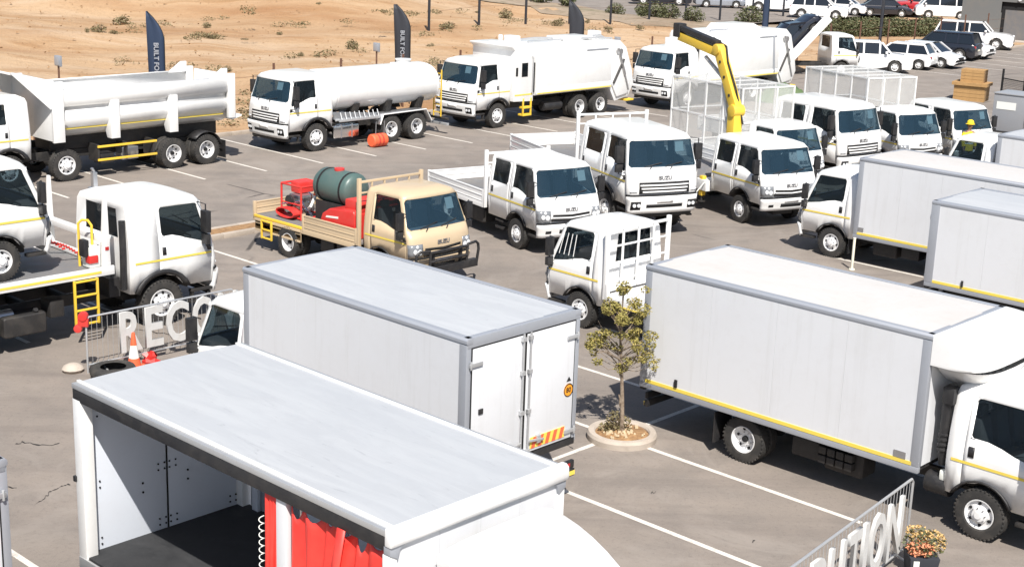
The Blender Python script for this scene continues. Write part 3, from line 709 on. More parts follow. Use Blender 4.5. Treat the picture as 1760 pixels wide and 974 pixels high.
# ---- A: centre box truck
def truck_A():
    t = truck('box_truck', 'white box truck with round orange sticker and chevron board on its closed rear doors', P2(-19.3, 14.7), 137)
    ax = [-4.0]; ch, z0, z1 = add_chassis(t, 'N', -5.8, ax); add_cab(t, 'N', False); add_truck_wheels(t, 'N', ax); side_gear(ch, 'N', -1.4, 1)
    x1 = -5.9; b = box_body(t, -.78, x1, 1.2, 1.02, 3.13, 'white_roof', ())
    link('speed_sticker', MB().lathe([(.105, 0), (.105, .004), (0, .004)], (x1-.0165, -.98, 1.88), 'x', 24).mesh('speed_sticker', 'amber'), b)
    s = MB().tube([(x1-.017, -.98+.098*math.cos(i*math.pi/12), 1.88+.098*math.sin(i*math.pi/12)) for i in range(24)], .007, 5, True); pm('sticker_ring', s, 'gap', b)
    link('sticker_number', text_mesh('80', .11, .003, 'gap'), b, (x1-.02, -.98, 1.88), (R(90), 0, R(-90)))
    pm('sticker_arrow', MB().prism([(-1.03, 2.02), (-.93, 2.02), (-.98, 2.09)], x1-.018, x1-.013, 'x'), 'gap', b)
    # chevron board
    c = MB(); y0, y1, za, zb_ = -.16, -.92, 1.15, 1.32
    pm('chevron_board', MB().box(x1-.022, x1-.013, y1, y0, za, zb_), 'reflector', b); n = 5
    for i in range(n):
        ya = y0+(y1-y0)*(i+.12)/n; yb = y0+(y1-y0)*(i+.62)/n; sl = (y1-y0)/n*.42
        c.hexa([(x1-.026, yb, za), (x1-.0225, yb, za), (x1-.0225, ya, za), (x1-.026, ya, za), (x1-.026, yb+sl*.0-.05, zb_), (x1-.0225, yb-.05, zb_), (x1-.0225, ya-.05, zb_), (x1-.026, ya-.05, zb_)])
    pm('chevron_stripes', c, 'orange_red', b)
    pm('door_lock', MB().box(x1-.03, x1-.01, .86, .95, 1.95, 2.03), 'black', b, .008)
    underrun(t, x1+.02, 1.22, .5)
    for sg in (-1, 1): mudguard(ch, -4.0, sg, .4, .62, 1.08)
truck_A()
# ---- B: big box truck with the nose cone
def truck_B():
    t = truck('box_truck', 'white box truck with rounded nose cone over its cab, beside the round tree planter', P2(-8.42, 20.32), -43)
    ax = [-4.15]; ch, z0, z1 = add_chassis(t, 'N', -6.1, ax); cab, S = add_cab(t, 'N', False); add_truck_wheels(t, 'N', ax)
    side_gear(ch, 'N', -2.0, -1); b = box_body(t, -.93, -6.28, 1.2, .82, 3.03, 'cream_roof', (-1,), npan=4)
    # nose cone on the front wall
    n = MB(); und = MB(); rows = []; lip = []; th = [math.pi*i/28 for i in range(29)]
    def plan(t_): c_, s_ = math.cos(t_), math.sin(t_); return (.80*abs(s_)**.45, -1.195*(1 if c_ >= 0 else -1)*abs(c_)**.5)
    for k, dz in ((0, .0), (.4, -.002), (.75, -.012), (.9, -.045), (.97, -.10), (1, -.17), (1.0, -.42), (.985, -.46), (.95, -.465)):
        rows.append([(-.925+plan(t_)[0]*k, plan(t_)[1]*(1 if k < .9 else .99+.01*k), 3.01+dz) for t_ in th])
    n.grid(rows); pm('nose_cone', n, 'white', b, smooth=60)
    und.grid([[(-.925+plan(t_)[0]*k, plan(t_)[1]*.99*(.9+.1*k), 3.01-.465-.50*(1-k**5)*(1-(plan(t_)[1]/1.2)**2)) for t_ in th] for k in (.96, .88, .78, .65, .5, .35, .2, .03)]); pm('nose_underside', und, 'white', b, smooth=60)
    h = MB()
    for i in range(7): y = -.75+.25*i; h.cyl((-.5, y*.8, 2.36+.16*y*y), (-.40, y*.8, 2.30+.16*y*y), .022, 8)
    pm('drain_holes', h, 'paper', b)
    # air intake snorkel behind the cab
    s = MB().tube([(-.72, -.82, .95), (-.74, -.86, 1.3), (-.73, -.88, 1.9), (-.7, -.88, 2.05)], .075, 10); s.box(-.78, -.6, -.98, -.78, 1.95, 2.2)
    for z in (1.2, 1.28, 1.36, 1.44): s.cyl((-.735, -.86, z-.02), (-.735, -.86, z+.02), .092, 10)
    pm('air_intake', s, 'black', t, .01)
    pm('air_filter', MB().cyl((-.95, -.78, .62), (-.55, -.78, .62), .17, 16), 'black', ch, .02); pm('washer_bottle', MB().box(-.72, -.58, -.92, -.8, .72, .88), 'paper', ch, .03)
    pm('rubber_buffer', MB().box(-5.52, -5.46, -1.23, -1.205, 1.0, 1.14), 'black', b, .01)
    pm('data_plate', MB().box(-1.35, -1.15, -1.206, -1.200, .99, 1.1), 'steel', b)
    bt = MB()
    for i in range(4):
        for k in range(2): bt.box(-2.75+.16*i, -2.61+.16*i, -1.02, -.9, .42+.15*k, .55+.15*k)
    pm('battery_cells', bt, 'chassis', ch, .02)
    underrun(t, -6.2, 1.1, .5)
    for sg in (-1, 1): pm('mud_flap', MB().box(-4.72, -4.70, sg*.62, sg*1.12, .2, .74), 'black', ch)
truck_B()
# ---- C: curtain sider
def truck_C():
    t = truck('curtain_side_truck', 'white curtain side truck with open side, red gathered curtain and black floor', P2(-8.1, 9.35), -43)
    ax = [-4.6]; ch, z0, z1 = add_chassis(t, 'N', -6.2, ax); add_cab(t, 'N', False); add_truck_wheels(t, 'N', ax); side_gear(ch, 'N', -1.4, -1)
    x0, x1, hw, zf, zt = -.9, -6.42, 1.21, 1.22, 3.40
    b = pm('box_body', MB().box(x1+.02, x0-.02, -hw+.02, hw-.02, zf-.14, zf-.01), 'chassis', t)
    pm('load_floor', MB().box(x1+.06, x0-.05, -hw+.03, hw-.05, zf-.01, zf+.012), 'floorblack', b)
    # roof sheet, side rails, front cap
    link('roof', roof_mesh(x0-.06, x1+.02, hw-.05, zt, .02, m_='grp_roof'), b)
    for sg in (-1, 1):
        pm('roof_rail', MB().box(x1, x0-.04, sg*(hw-.07), sg*(hw+.0), zt-.07, zt-.008), 'galv', b, .008)
        pm('roof_rail', MB().box(x1, x0-.04, sg*(hw-.11), sg*(hw-.068), zt-.03, zt+.012), 'white', b, .004)
        pm('pelmet', MB().box(x1+.01, x0-.06, sg*(hw-.035), sg*(hw-.004), zt-.215, zt-.072), 'black', b, .006)
        pm('side_rail', MB().box(x1, x0, sg*(hw-.06), sg*(hw+.006), zf-.16, zf-.012), 'galv', b, .01)
    cap = MB().prism([(x0-.06, zt-.16), (x0+.03, zt-.16), (x0+.05, zt-.1), (x0+.04, zt-.01), (x0-.0, zt+.02), (x0-.06, zt+.02)], -hw-.01, hw+.01, 'y'); pm('front_cap', cap, 'white', b, .015)
    for i in range(4):
        a = -hw+.1+(2*hw-.2)*i/4; pm('front_panel', MB().box(x0-.06, x0-.02, a+.002, a+(2*hw-.2)/4-.002, zf, zt-.17), 'white_body', b)
    for sg in (-1, 1):
        pm('front_post', MB().box(x0-.1, x0+.0, sg*(hw-.1), sg*(hw-.002), zf-.01, zt-.25), 'white', b, .01)
        pm('corner_bracket', MB().prism([(sg*(hw-.2), zt-.165), (sg*(hw+.0), zt-.165), (sg*(hw+.0), zt-.24), (sg*(hw-.1), zt-.30), (sg*(hw-.13), zt-.2)], x0-.08, x0+.012, 'x'), 'alu', b, .006)
        pm('rear_post', MB().box(x1, x1+.17, sg*(hw-.16), sg*(hw-.002), zf-.15, zt-.19), 'white', b, .012)
        pm('door_catch', MB().box(x1-.02, x1+.03, sg*(hw-.02), sg*(hw+.025), zf+.95, zf+1.02), 'black', b, .008)
    # inside of the rear doors
    for k, (ya, yb) in enumerate(((-hw+.17, -.006), (.006, hw-.17))):
        pm('rear_door', MB().box(x1+.02, x1+.06, ya, yb, zf+.0, zt-.2), 'panelgrey', b, .003)
    pm('door_gap', MB().box(x1+.03, x1+.064, -.012, .012, zf, zt-.2), 'gap', b)
    bo = MB()
    for y in (-.08, .08, -.98, .98):
        for z in (zf+.12, zf+.85, zf+1.75):
            for a in (-.045, .045):
                for c_ in (-.04, .04): bo.cyl((x1+.06, y+a, z+c_), (x1+.072, y+a, z+c_), .012, 6)
    for y in (-.35, .3, .85):
        for z in (.7, .58): bo.cyl((x1+.06, y, zf+z), (x1+.072, y, zf+z), .014, 6)
    pm('bolts', bo, 'gap', b)
    # far side closed curtain wall with grey posts
    for i in range(5):
        a = x1+.2+(x0-x1-.3)*i/5; w_ = (x0-x1-.3)/5; pm('far_curtain_panel', MB().box(a+.02, a+w_-.02, hw-.06, hw-.045, zf+.01, zt-.19), 'alu' if i == 0 else 'panelgrey', b)
    for x in (x1+.38, -4.3, -2.6): pm('side_post', MB().box(x-.06, x+.06, hw-.12, hw-.066, zf, zt-.19), 'panelgrey', b, .008)
    pm('side_post', MB().box(-2.62, -2.46, -hw+.03, -hw+.10, zf, zt-.19), 'white_body', b, .012)
    # the red curtain, pleated: one long drop and the gathered bundle behind the post
    def pleat(xa, xb, n, amp, seed, y, sag=.1):
        rnd = random.Random(seed); rows = []; cuts = sorted([0, 1]+[(i+rnd.uniform(-.28, .28))/n for i in range(1, n)]); K = 10
        hs = [rnd.uniform(.5, 1.3) for _ in cuts]; sk = [rnd.uniform(-1, 1)*amp*1.6 for _ in cuts]; sg_ = [rnd.uniform(.5, 1.1)*sag for _ in cuts]; ex = [rnd.uniform(.35, .9) for _ in cuts]
        for i in range(19):
            f = i/18; row = []
            for j in range(len(cuts)-1):
                for q in range(K+(1 if j == len(cuts)-2 else 0)):
                    t_ = q/K; s_ = cuts[j]+(cuts[j+1]-cuts[j])*t_; bell = math.sin(math.pi*t_**ex[j])**(1.0+.3*f); sh = (sk[j]*(1-t_)+sk[j+1]*t_)*f*min(1, s_*8, (1-s_)*8)
                    row.append((xa+(xb-xa)*s_+sh, y-amp*hs[j]*bell*(.35+.65*f)+amp*.35*math.sin(6*f+j)*bell*f, zt-.17-(zt-.17-zf+.06)*f-sg_[j]*math.sin(math.pi*t_)*(1-f)**5))
            rows.append(row)
        return MB().grid(rows)
    pm('curtain', pleat(-2.44, x0-.08, 6, .13, 8, -hw+.10, .20), 'curtain', b, smooth=80, mods=solid(.006, 0))
    pm('gathered_curtain', pleat(-2.82, -2.6, 4, .06, 5, -hw+.07, .05), 'curtain', b, smooth=80, mods=solid(.006, 0))
    st = MB().grid([[(-1.62, -hw-.015, zt-.19), (-1.5, -hw-.018, zt-.19)], [(-1.75, -hw-.03, 2.5), (-1.63, -hw-.033, 2.5)], [(-2.0, -hw-.02, 1.3), (-1.88, -hw-.022, 1.3)]]); pm('curtain_strap', st, 'curtain', b, mods=solid(.008, 0))
    pm('curtain_window', MB().box(-1.95, -1.72, -hw-.03, -hw-.022, 2.30, 2.42), 'paper', b, .0)
    co = MB(); pts = []
    for i in range(260): a = i*.55; pts.append((-2.88+.028*math.cos(a), -hw+.05+.028*math.sin(a), zt-.5-i*.0072))
    co.tube(pts, .005, 5); pm('coiled_cord', co, 'paper', b)
    # roof deflector of the cab
    d = MB(); rows = []
    for i in range(9):
        f = i/8; x = -.72+1.5*f; z = 3.15-.12*f-.70*f**2.2; hwj = .80+.12*f; row = []
        for j in range(15):
            s = -1+2*j/14; row.append((x-.10*abs(s)**3, .12*(1-f)+s*hwj, z-.10*abs(s)**4-.02*s*s))
        rows.append([(row[0][0], row[0][1], 2.2)]+row+[(row[-1][0], row[-1][1], 2.2)])
    d.grid(rows); d.grid([[(p[0], p[1], p[2]) for p in rows[0]], [(p[0], p[1], 2.2) for p in rows[0]]]); pm('roof_deflector', d, 'white', t, mods=solid(.02, -1), smooth=50)
    underrun(t, x1+.05, 1.1, .5)
truck_C()
# ---- D / E / X / T further box trucks
def truck_D():
    t = truck('box_truck', 'white box truck with dark side window, parked behind the box truck with grey corner post', P2(-19.45, 34.22), 137)
    ax = [-3.6]; ch, z0, z1 = add_chassis(t, 'N', -5.2, ax, -.06); add_cab(t, 'N', False); add_truck_wheels(t, 'N', ax); side_gear(ch, 'N', -1.2, 1)
    b = box_body(t, -.72, -5.4, 1.14, .70, 2.84, 'cream_roof', (1,)); pm('data_plate', MB().box(-1.02, -.86, 1.141, 1.147, .9, 1.0), 'steel', b); underrun(t, -5.3, 1.1)
    pm('mud_flap', MB().box(-.56, -.54, .75, 1.0, .2, .6), 'black', ch)
truck_D()
def truck_E():
    t = truck('box_truck', 'white box truck with wide grey rear corner post beyond the nose cone truck', P2(-14.87+5.95, 30.85), -43)
    ax = [-3.7]; ch, z0, z1 = add_chassis(t, 'N', -5.8, ax); add_cab(t, 'N', False); add_truck_wheels(t, 'N', ax); side_gear(ch, 'N', -1.2, -1)
    b = box_body(t, -.8, -5.95, 1.2, .80, 2.79, 'white_roof', (-1,)); underrun(t, -5.85, 1.1)
    pm('corner_cover', MB().box(-5.955, -5.75, -1.206, -1.19, .9, 2.68), 'alu', b, .01); pm('rubber_buffer', MB().box(-5.05, -5.0, -1.23, -1.205, .95, 1.1), 'black', b, .01)
    pm('roof_hose', MB().tube([(-2.5, -.9, 2.83), (-2.45, -.3, 2.85), (-2.3, .5, 2.85)], .02, 6), 'black', b)
truck_E()
def truck_X():
    t = truck('box_truck', 'white box truck of which only the grey rear frame edge with hinges shows', P2(-19.3, 5.62), 137)
    ax = [-4.0]; ch, z0, z1 = add_chassis(t, 'N', -5.6, ax); add_cab(t, 'N', False); add_truck_wheels(t, 'N', ax)
    box_body(t, -.78, -5.72, 1.2, 1.0, 3.12, 'white_roof'); underrun(t, -5.6, 1.15)
truck_X()
def truck_T():
    t = truck('box_truck', 'white cab truck with grey shaded box front, beyond the stacked wooden crates', P2(-20.0, 43.2), 137)
    ax = [-3.6]; ch, z0, z1 = add_chassis(t, 'N', -5.0, ax); add_cab(t, 'N', False); add_truck_wheels(t, 'N', ax); box_body(t, -.8, -5.1, 1.14, .8, 2.55, 'white_roof')
truck_T()
# ---- F: rollback carrier and the truck on it
Fp = (-8.12, 30.0); Fh = 46.
def truck_F():
    t = truck('recovery_truck', 'white rollback recovery truck with flat deck, yellow ladder and tall headboard', Fp, Fh)
    ax = [-4.9, -6.2]; ch, z0, z1 = add_chassis(t, 'F', -8.8, ax); add_cab(t, 'F', False); add_truck_wheels(t, 'F', ax); side_gear(ch, 'F', -2.6, -1, ('tank', 'battery', 'air'))
    d = pm('rollback_deck', MB().box(-9.4, -1.22, -1.2, 1.2, 1.40, 1.50), 'deckgrey', t, .004)
    for sg in (-1, 1):
        pm('deck_rail', MB().box(-9.4, -1.2, sg*1.2, sg*1.27, 1.36, 1.54), 'white', d, .01); pm('reflective_stripe', MB().box(-9.3, -1.5, sg*1.268, sg*1.276, 1.42, 1.47), 'reflector', d)
    for sg in (-1, 1):
        h = MB().hexa([(-1.42, sg*1.12-.05, 1.5), (-1.22, sg*1.12-.05, 1.5), (-1.22, sg*1.12+.05, 1.5), (-1.42, sg*1.12+.05, 1.5), (-1.31, sg*1.12-.05, 3.02), (-1.26, sg*1.12-.05, 3.02), (-1.26, sg*1.12+.05, 3.02), (-1.31, sg*1.12+.05, 3.02)]); pm('headboard_post', h, 'white', d, .012)
    pm('headboard_beam', MB().box(-1.42, -1.24, -1.12, 1.12, 2.02, 2.14), 'white', d, .01); pm('headboard_beam', MB().box(-1.36, -1.26, -1.07, 1.07, 1.52, 1.64), 'white', d, .01)
    pm('control_box', MB().box(-1.68, -1.44, -1.15, -.85, 1.52, 1.95), 'paper', d, .02); pm('control_levers', MB().box(-1.7, -1.5, -1.18, -1.0, 1.62, 1.78), 'red', d, .02); pm('rubber_stop', MB().box(-1.78, -1.66, -1.12, -.9, 1.75, 2.1), 'black', d, .03); pm('marker_lamp', MB().box(-1.34, -1.26, -1.18, -1.172, 1.85, 1.92), 'redlamp', d)
    pm('handrail', MB().tube([(-1.5, -.95, 1.5), (-1.5, -.95, 2.35), (-1.55, -.9, 2.45), (-1.62, -.8, 2.45), (-1.68, -.75, 2.38), (-1.68, -.75, 1.5)], .028), 'yellow', d)
    ladder(t, -1.62, -2.12, -1.3, .42, 1.36, 4)
    b = MB()
    for i in range(6): b.tube([(-.86, -.6+.18*i, 1.0+.1*(i % 2)), (-1.0, -.62+.17*i, 1.5+.12*(i % 3)), (-1.15, -.5+.15*i, 1.2)], .02, 6)
    b.box(-1.1, -.85, -.85, -.3, .75, 1.15); b.tube([(-.82, -.95, .9), (-.83, -.98, 1.7), (-.82, -.95, 2.35)], .07, 10); pm('hydraulic_hoses', b, 'black', ch)
    pm('exhaust', MB().cyl((-3.2, -.75, .75), (-4.0, -.75, .75), .12, 14), 'steel', ch); pm('tool_box', MB().box(-2.5, -2.2, -1.0, -.6, .6, .95), 'chassis', ch, .02)
    pm('under_deck_frame', MB().box(-9.2, -1.3, -.45, .45, 1.1, 1.39), 'chassis', d, .01)
    for sg in (-1, 1): mudguard(ch, -4.9, sg, .5, .7, 1.2); mudguard(ch, -6.2, sg, .5, .7, 1.2)
    s = MB().bar((-.42, .78, 2.66), (-.42, .78, 3.05), .12, .1); s.bar((-.42, .78, 3.05), (-.47, .78, 3.14), .07, .05); s.box(-.52, -.3, .68, .9, 2.66, 2.72); pm('air_intake_stack', s, 'steel', t, .01)
truck_F()
def truck_G():
    a = R(Fh); p = Vector((Fp[0], Fp[1], 0))+Vector((math.cos(a), math.sin(a), 0))*-3.45; t = truck('cab_chassis_truck', 'white truck riding on the flat recovery deck, tied down with red chain', (p.x, p.y), Fh); t.location.z = 1.502
    ax = [-3.4]; ch, z0, z1 = add_chassis(t, 'N', -4.6, ax); add_cab(t, 'N', False); add_truck_wheels(t, 'N', ax); side_gear(ch, 'N', -1.2, -1)
    c = MB()
    for y in (-.45, .45):
        for i in range(14): f = i/13; q = Vector((1.15+.85*f, y*(1-.3*f), .50-.40*f+.10*math.sin(f*3))); c.box(q.x-.035, q.x+.035, q.y-.02, q.y+.02, q.z-.02, q.z+.02)
    pm('tie_down_chain', c, 'red', t, .008)
truck_G()
# ---- H: tipper
def truck_H():
    t = truck('tipper_truck', 'long white tipper truck with ribbed bin and twin rear axles, standing before the blue flag', P2(-41.3, 20.85), -133)
    ax = [-1.9, -5.72, -7.02]; ch, z0, z1 = add_chassis(t, 'F', -7.8, ax); add_cab(t, 'F', False); add_truck_wheels(t, 'F', ax[1:])
    for sg in (-1, 1): add_wheel(t, -1.9, sg*.96, .5, .28, 'front')
    old = set(ch.children)
    sec = [(-.55, 1.36), (-.85, 1.5), (-1.06, 1.78), (-1.14, 1.9), (-1.14, 2.12), (-1.08, 2.16), (-1.08, 2.34), (-1.2, 2.42), (-1.2, 2.80), (-1.14, 2.83), (-1.10, 2.80), (-1.02, 2.2), (-.95, 1.85), (-.6, 1.55)]
    full = sec[:10]; outer = [(y, z) for y, z in full]; prof = outer[::-1]+[(-y, z) for y, z in outer]
    b = MB(); b.grid([[(x, y, z) for y, z in prof] for x in (.45, -6.15)]); bin_ = pm('tipper_bin', b, 'white', t, mods=solid(.04, 1), smooth=14)
    pm('bin_front_plate', MB().prism([(-1.22, 1.3), (1.22, 1.3), (1.22, 3.15), (-1.22, 3.15)], .40, .50, 'x'), 'white', bin_, .01)
    cn = MB().hexa([(.45, -1.2, 3.05), (1.75, -1.0, 3.4), (1.75, 1.0, 3.4), (.45, 1.2, 3.05), (.45, -1.2, 3.12), (1.75, -1.0, 3.47), (1.75, 1.0, 3.47), (.45, 1.2, 3.12)]); pm('cab_canopy', cn, 'white', bin_, .01)
    for sg in (-1, 1):
        pm('canopy_gusset', MB().hexa([(.5, sg*1.22-.02, 2.3), (.55, sg*1.22-.02, 2.3), (.55, sg*1.22+.02, 2.3), (.5, sg*1.22+.02, 2.3), (.5, sg*1.2-.02, 3.12), (1.7, sg*1.02-.02, 3.45), (1.7, sg*1.02+.02, 3.45), (.5, sg*1.2+.02, 3.12)]), 'white', bin_)
        pm('front_side_plate', MB().box(.12, .5, sg*1.18, sg*1.28, 1.26, 3.12), 'white', bin_, .01)
        for x in (-1.65, -3.8): pm('bin_rib', MB().prism([(sg*1.16, 2.42), (sg*1.26, 2.42), (sg*1.26, 1.22), (sg*1.0, 1.22), (sg*.9, 1.45)], x-.16, x+.16, 'x'), 'white', bin_, .012)
        pm('rear_side_plate', MB().box(-6.22, -5.95, sg*1.14, sg*1.28, 1.5, 2.98), 'white', bin_, .012)
        pm('rear_gusset', MB().prism([(-5.2, 2.8), (-5.95, 2.8), (-5.95, 3.16), (-5.75, 3.16)], sg*1.14, sg*1.22), 'white', bin_, .01)
        pm('reflective_stripe', MB().box(-5.9, .1, sg*1.0, sg*1.012, 1.60, 1.66), 'reflector', bin_)
        for z in (.56, .98): pm('side_guard', MB().box(-3.2, -1.05, sg*1.12, sg*1.16, z-.035, z+.035), 'yellow', ch, .008)
        for x in (-1.1, -2.1, -3.1): pm('side_guard_post', MB().box(x-.03, x+.03, sg*.55, sg*1.118, .5, 1.04), 'chassis', ch)
        mudguard(ch, -5.12, sg, .5, .7, 1.2, a0=40, a1=170)
    pm('tail_gate', MB().prism([(-6.16, 1.45), (-6.24, 1.45), (-6.32, 2.9), (-6.24, 2.9)], -1.12, 1.12), 'white', bin_, .01)
    pm('spill_chute', MB().hexa([(-6.2, -1.1, 1.4), (-6.2, 1.1, 1.4), (-6.6, 1.1, 1.5), (-6.6, -1.1, 1.5), (-6.2, -1.1, 1.45), (-6.2, 1.1, 1.45), (-6.6, 1.1, 1.55), (-6.6, -1.1, 1.55)]), 'white', bin_)
    pm('sub_frame', MB().box(-6.0, .2, -.45, .45, .88, 1.34), 'chassis', ch, .01)
    side_gear(ch, 'F', -1.2, 1, ('battery', 'air')); pm('exhaust_box', MB().box(-2.6, -2.0, .6, 1.0, .45, .85), 'steel', ch, .03)
    for sg in (-1, 1): pm('mud_flap', MB().box(-5.85, -5.83, sg*.7, sg*1.2, .15, .75), 'black', ch)
    for o in [bin_]+[o for o in ch.children if o not in old]: o.location.x -= 1.9
truck_H()
# ---- I: tanker
def truck_I():
    t = truck('tanker_truck', 'white water tanker truck with smooth rounded tank and silver mudguards', P2(-41.05, 32.4), -133)
    ax = [-3.5, -4.78]; ch, z0, z1 = add_chassis(t, 'F', -6.0, ax); add_cab(t, 'F', False); add_truck_wheels(t, 'F', ax)
    b = MB(); n = 40; rings = []
    for x, k in ((-.80, .55), (-.82, .80), (-.88, .93), (-.98, 1), (-1.02, 1), (-1.03, .985), (-1.06, .985), (-1.07, 1), (-5.9, 1), (-5.95, .985), (-6.0, 1), (-6.1, .93), (-6.18, .7), (-6.2, .4)):
        rings.append([(x, 1.06*k*(abs(math.cos(2*math.pi*i/n))**.85)*(1 if math.cos(2*math.pi*i/n) >= 0 else -1), 2.0+.74*k*(abs(math.sin(2*math.pi*i/n))**.85)*(1 if math.sin(2*math.pi*i/n) >= 0 else -1)) for i in range(n+1)])
    b.grid(rings); b.face(rings[0][:-1]); b.face(rings[-1][:-1]); tk = pm('tank', b, 'white', t, smooth=40)
    pm('manhole', MB().cyl((-5.1, 0, 2.7), (-5.1, 0, 2.86), .28, 18).cyl((-5.1, 0, 2.86), (-5.1, 0, 2.9), .32, 18).box(-5.5, -4.7, -.3, .3, 2.68, 2.76), 'white', tk, .01)
    for sg in (-1, 1):
        fr = MB().prism([(-.95, 1.02), (-3.0, 1.02), (-3.0, 1.12), (-1.0, 1.3), (-.9, 1.3)], sg*.86, sg*.9); pm('tank_skirt', fr, 'steel', tk, .006)
        st = MB()
        for i in range(11): st.box(-1.1-.19*i-.06, -1.1-.19*i+.06, sg*.9, sg*1.14, .98, 1.02)
        st.box(-3.1, -1.0, sg*1.12, sg*1.16, .96, 1.04); st.box(-3.1, -1.0, sg*.9, sg*.93, .96, 1.04); pm('walkway', st, 'galv', ch, .004)
        for i in range(9): pm('walkway_stay', MB().bar((-1.15-.22*i, sg*1.13, .98), (-1.25-.22*i, sg*.9, 1.25), .03, .03), 'galv', ch)
        g_ = MB().grid([[(x, sg*.62, z) for x, z in ((-2.9, .72), (-3.05, 1.08), (-5.2, 1.12), (-5.5, .66))], [(x, sg*1.22, z) for x, z in ((-2.9, .72), (-3.05, 1.08), (-5.2, 1.12), (-5.5, .66))]]); pm('mudguard', g_, 'steel', ch, mods=solid(.02, 0)); pm('mudguard_lip', MB().tube([(x, sg*1.22, z) for x, z in ((-2.9, .72), (-3.05, 1.08), (-5.2, 1.12), (-5.5, .66))], .025, 6), 'white', ch)
        pm('fuel_tank', MB().box(-1.95, -.75, sg*.72, sg*1.12, .38, .84), 'chrome', ch, .05); pm('tank_strap', MB().box(-1.15, -1.09, sg*1.0, sg*1.127, .37, .85), 'steel', ch); pm('tank_strap', MB().box(-1.65, -1.59, sg*1.0, sg*1.127, .37, .85), 'steel', ch)
        for x in (-2.0, -3.6, -5.2): pm('tank_cradle', MB().prism([(sg*.35, 1.0), (sg*.8, 1.0), (sg*.98, 1.55), (sg*.55, 1.42)], x-.12, x+.12, 'x'), 'chassis', tk, .01)
    pm('rear_ladder', MB().bar((-6.28, .5, .7), (-6.28, .5, 2.5), .04, .04).bar((-6.28, .9, .7), (-6.28, .9, 2.5), .04, .04), 'yellow', tk)
    r_ = MB()
    for i in range(6): r_.bar((-6.28, .5, .85+.3*i), (-6.28, .9, .85+.3*i), .03, .03)
    pm('rear_ladder_rungs', r_, 'yellow', tk); pm('spray_bar', MB().cyl((-6.45, -1.15, .62), (-6.45, 1.15, .62), .05, 10).box(-6.5, -6.0, -.1, .1, .5, .75), 'chassis', ch)
    pm('rear_bumper', MB().box(-6.55, -6.42, -1.1, 1.1, .35, .45), 'galv', ch, .01)
truck_I()
# ---- J, K: refuse compactors
def compactor(t, xf, xr, ztop, ch, tail=True, hump=True):
    hw = 1.22; b = MB(); pr = [(-hw+.06, 1.16), (-hw, 1.3), (-hw, ztop-.25), (-hw+.1, ztop-.06), (-hw+.3, ztop)]; full = pr+[(-y, z) for y, z in pr[::-1]]
    b.prism(full, xr, xf, 'x'); bd = pm('compactor_body', b, 'white', t, .012, smooth=30)
    for sg in (-1, 1):
        pm('body_rail', MB().prism([(sg*hw, 1.18), (sg*(hw+.05), 1.22), (sg*(hw+.05), 1.38), (sg*hw, 1.46)], xr+.02, xf-.02, 'x'), 'white', bd, .01); pm('reflective_stripe', MB().box(xr+.05, xf-.05, sg*(hw+.05), sg*(hw+.055), 1.22, 1.27), 'reflector', bd)
        pm('roof_slot', MB().box(xr+.3, xr+1.7, sg*(hw-.002), sg*(hw+.02), ztop-.36, ztop-.31), 'alu', bd)
    # tail hopper
    hp = MB().prism([(xr, ztop-.02), (xr-.55, ztop-.04), (xr-1.0, ztop-.35), (xr-1.45, 1.9), (xr-1.62, 1.25), (xr-1.3, .72), (xr-.35, .55), (xr, 1.1)], -1.16, 1.16); h = pm('tail_hopper', hp, 'white', t, .02, smooth=30)
    for sg in (-1, 1):
        pm('hopper_cheek', MB().prism([(xr-.05, 1.3), (xr-.5, ztop-.3), (xr-.85, ztop-.45), (xr-1.35, 1.5), (xr-1.1, .85), (xr-.4, .75)], sg*1.16, sg*1.24), 'white', h, .012)
        pm('hydraulic_ram', MB().cyl((xr-.3, sg*1.28, ztop-.35), (xr-.85, sg*1.28, 1.7), .06, 10).cyl((xr-.85, sg*1.28, 1.7), (xr-1.15, sg*1.28, 1.0), .035, 8), 'steel', h)
        pm('hydraulic_ram', MB().cyl((xr-.1, sg*1.27, 1.35), (xr-.75, sg*1.27, 2.35), .05, 10), 'chassis', h); pm('pivot', MB().cyl((xr-.45, sg*1.2, ztop-.5), (xr-.45, sg*1.34, ztop-.5), .13, 14), 'steel', h)
        pm('rear_step', MB().box(xr-1.62, xr-1.1, sg*.7, sg*1.22, .5, .58), 'yellow', h, .01)
    if hump:
        p_ = MB().tube([(xf-.4, -.4, ztop+.06), (xf-1.5, -.35, ztop+.1), (xr+1.2, .2, ztop+.07), (xr-.2, .3, ztop+.14), (xr-.6, .3, ztop-.05)], .04, 8); p_.tube([(xf-.4, .3, ztop+.05), (xr+1.8, .5, ztop+.09), (xr+.4, .8, ztop+.1), (xr-.3, .9, ztop+.04)], .035, 8); pm('hydraulic_pipes', p_, 'galv', bd)
        
        for q_ in ((xr+.6, xr+2.4, -.5, .6, ztop, ztop+.16), (xr-.35, xr-.05, -.3, .25, ztop-.02, ztop+.3), (xf-.5, xf-.1, -.8, -.2, ztop, ztop+.25)): pm('roof_box', MB().box(*q_), 'white', bd, .04)
    return bd
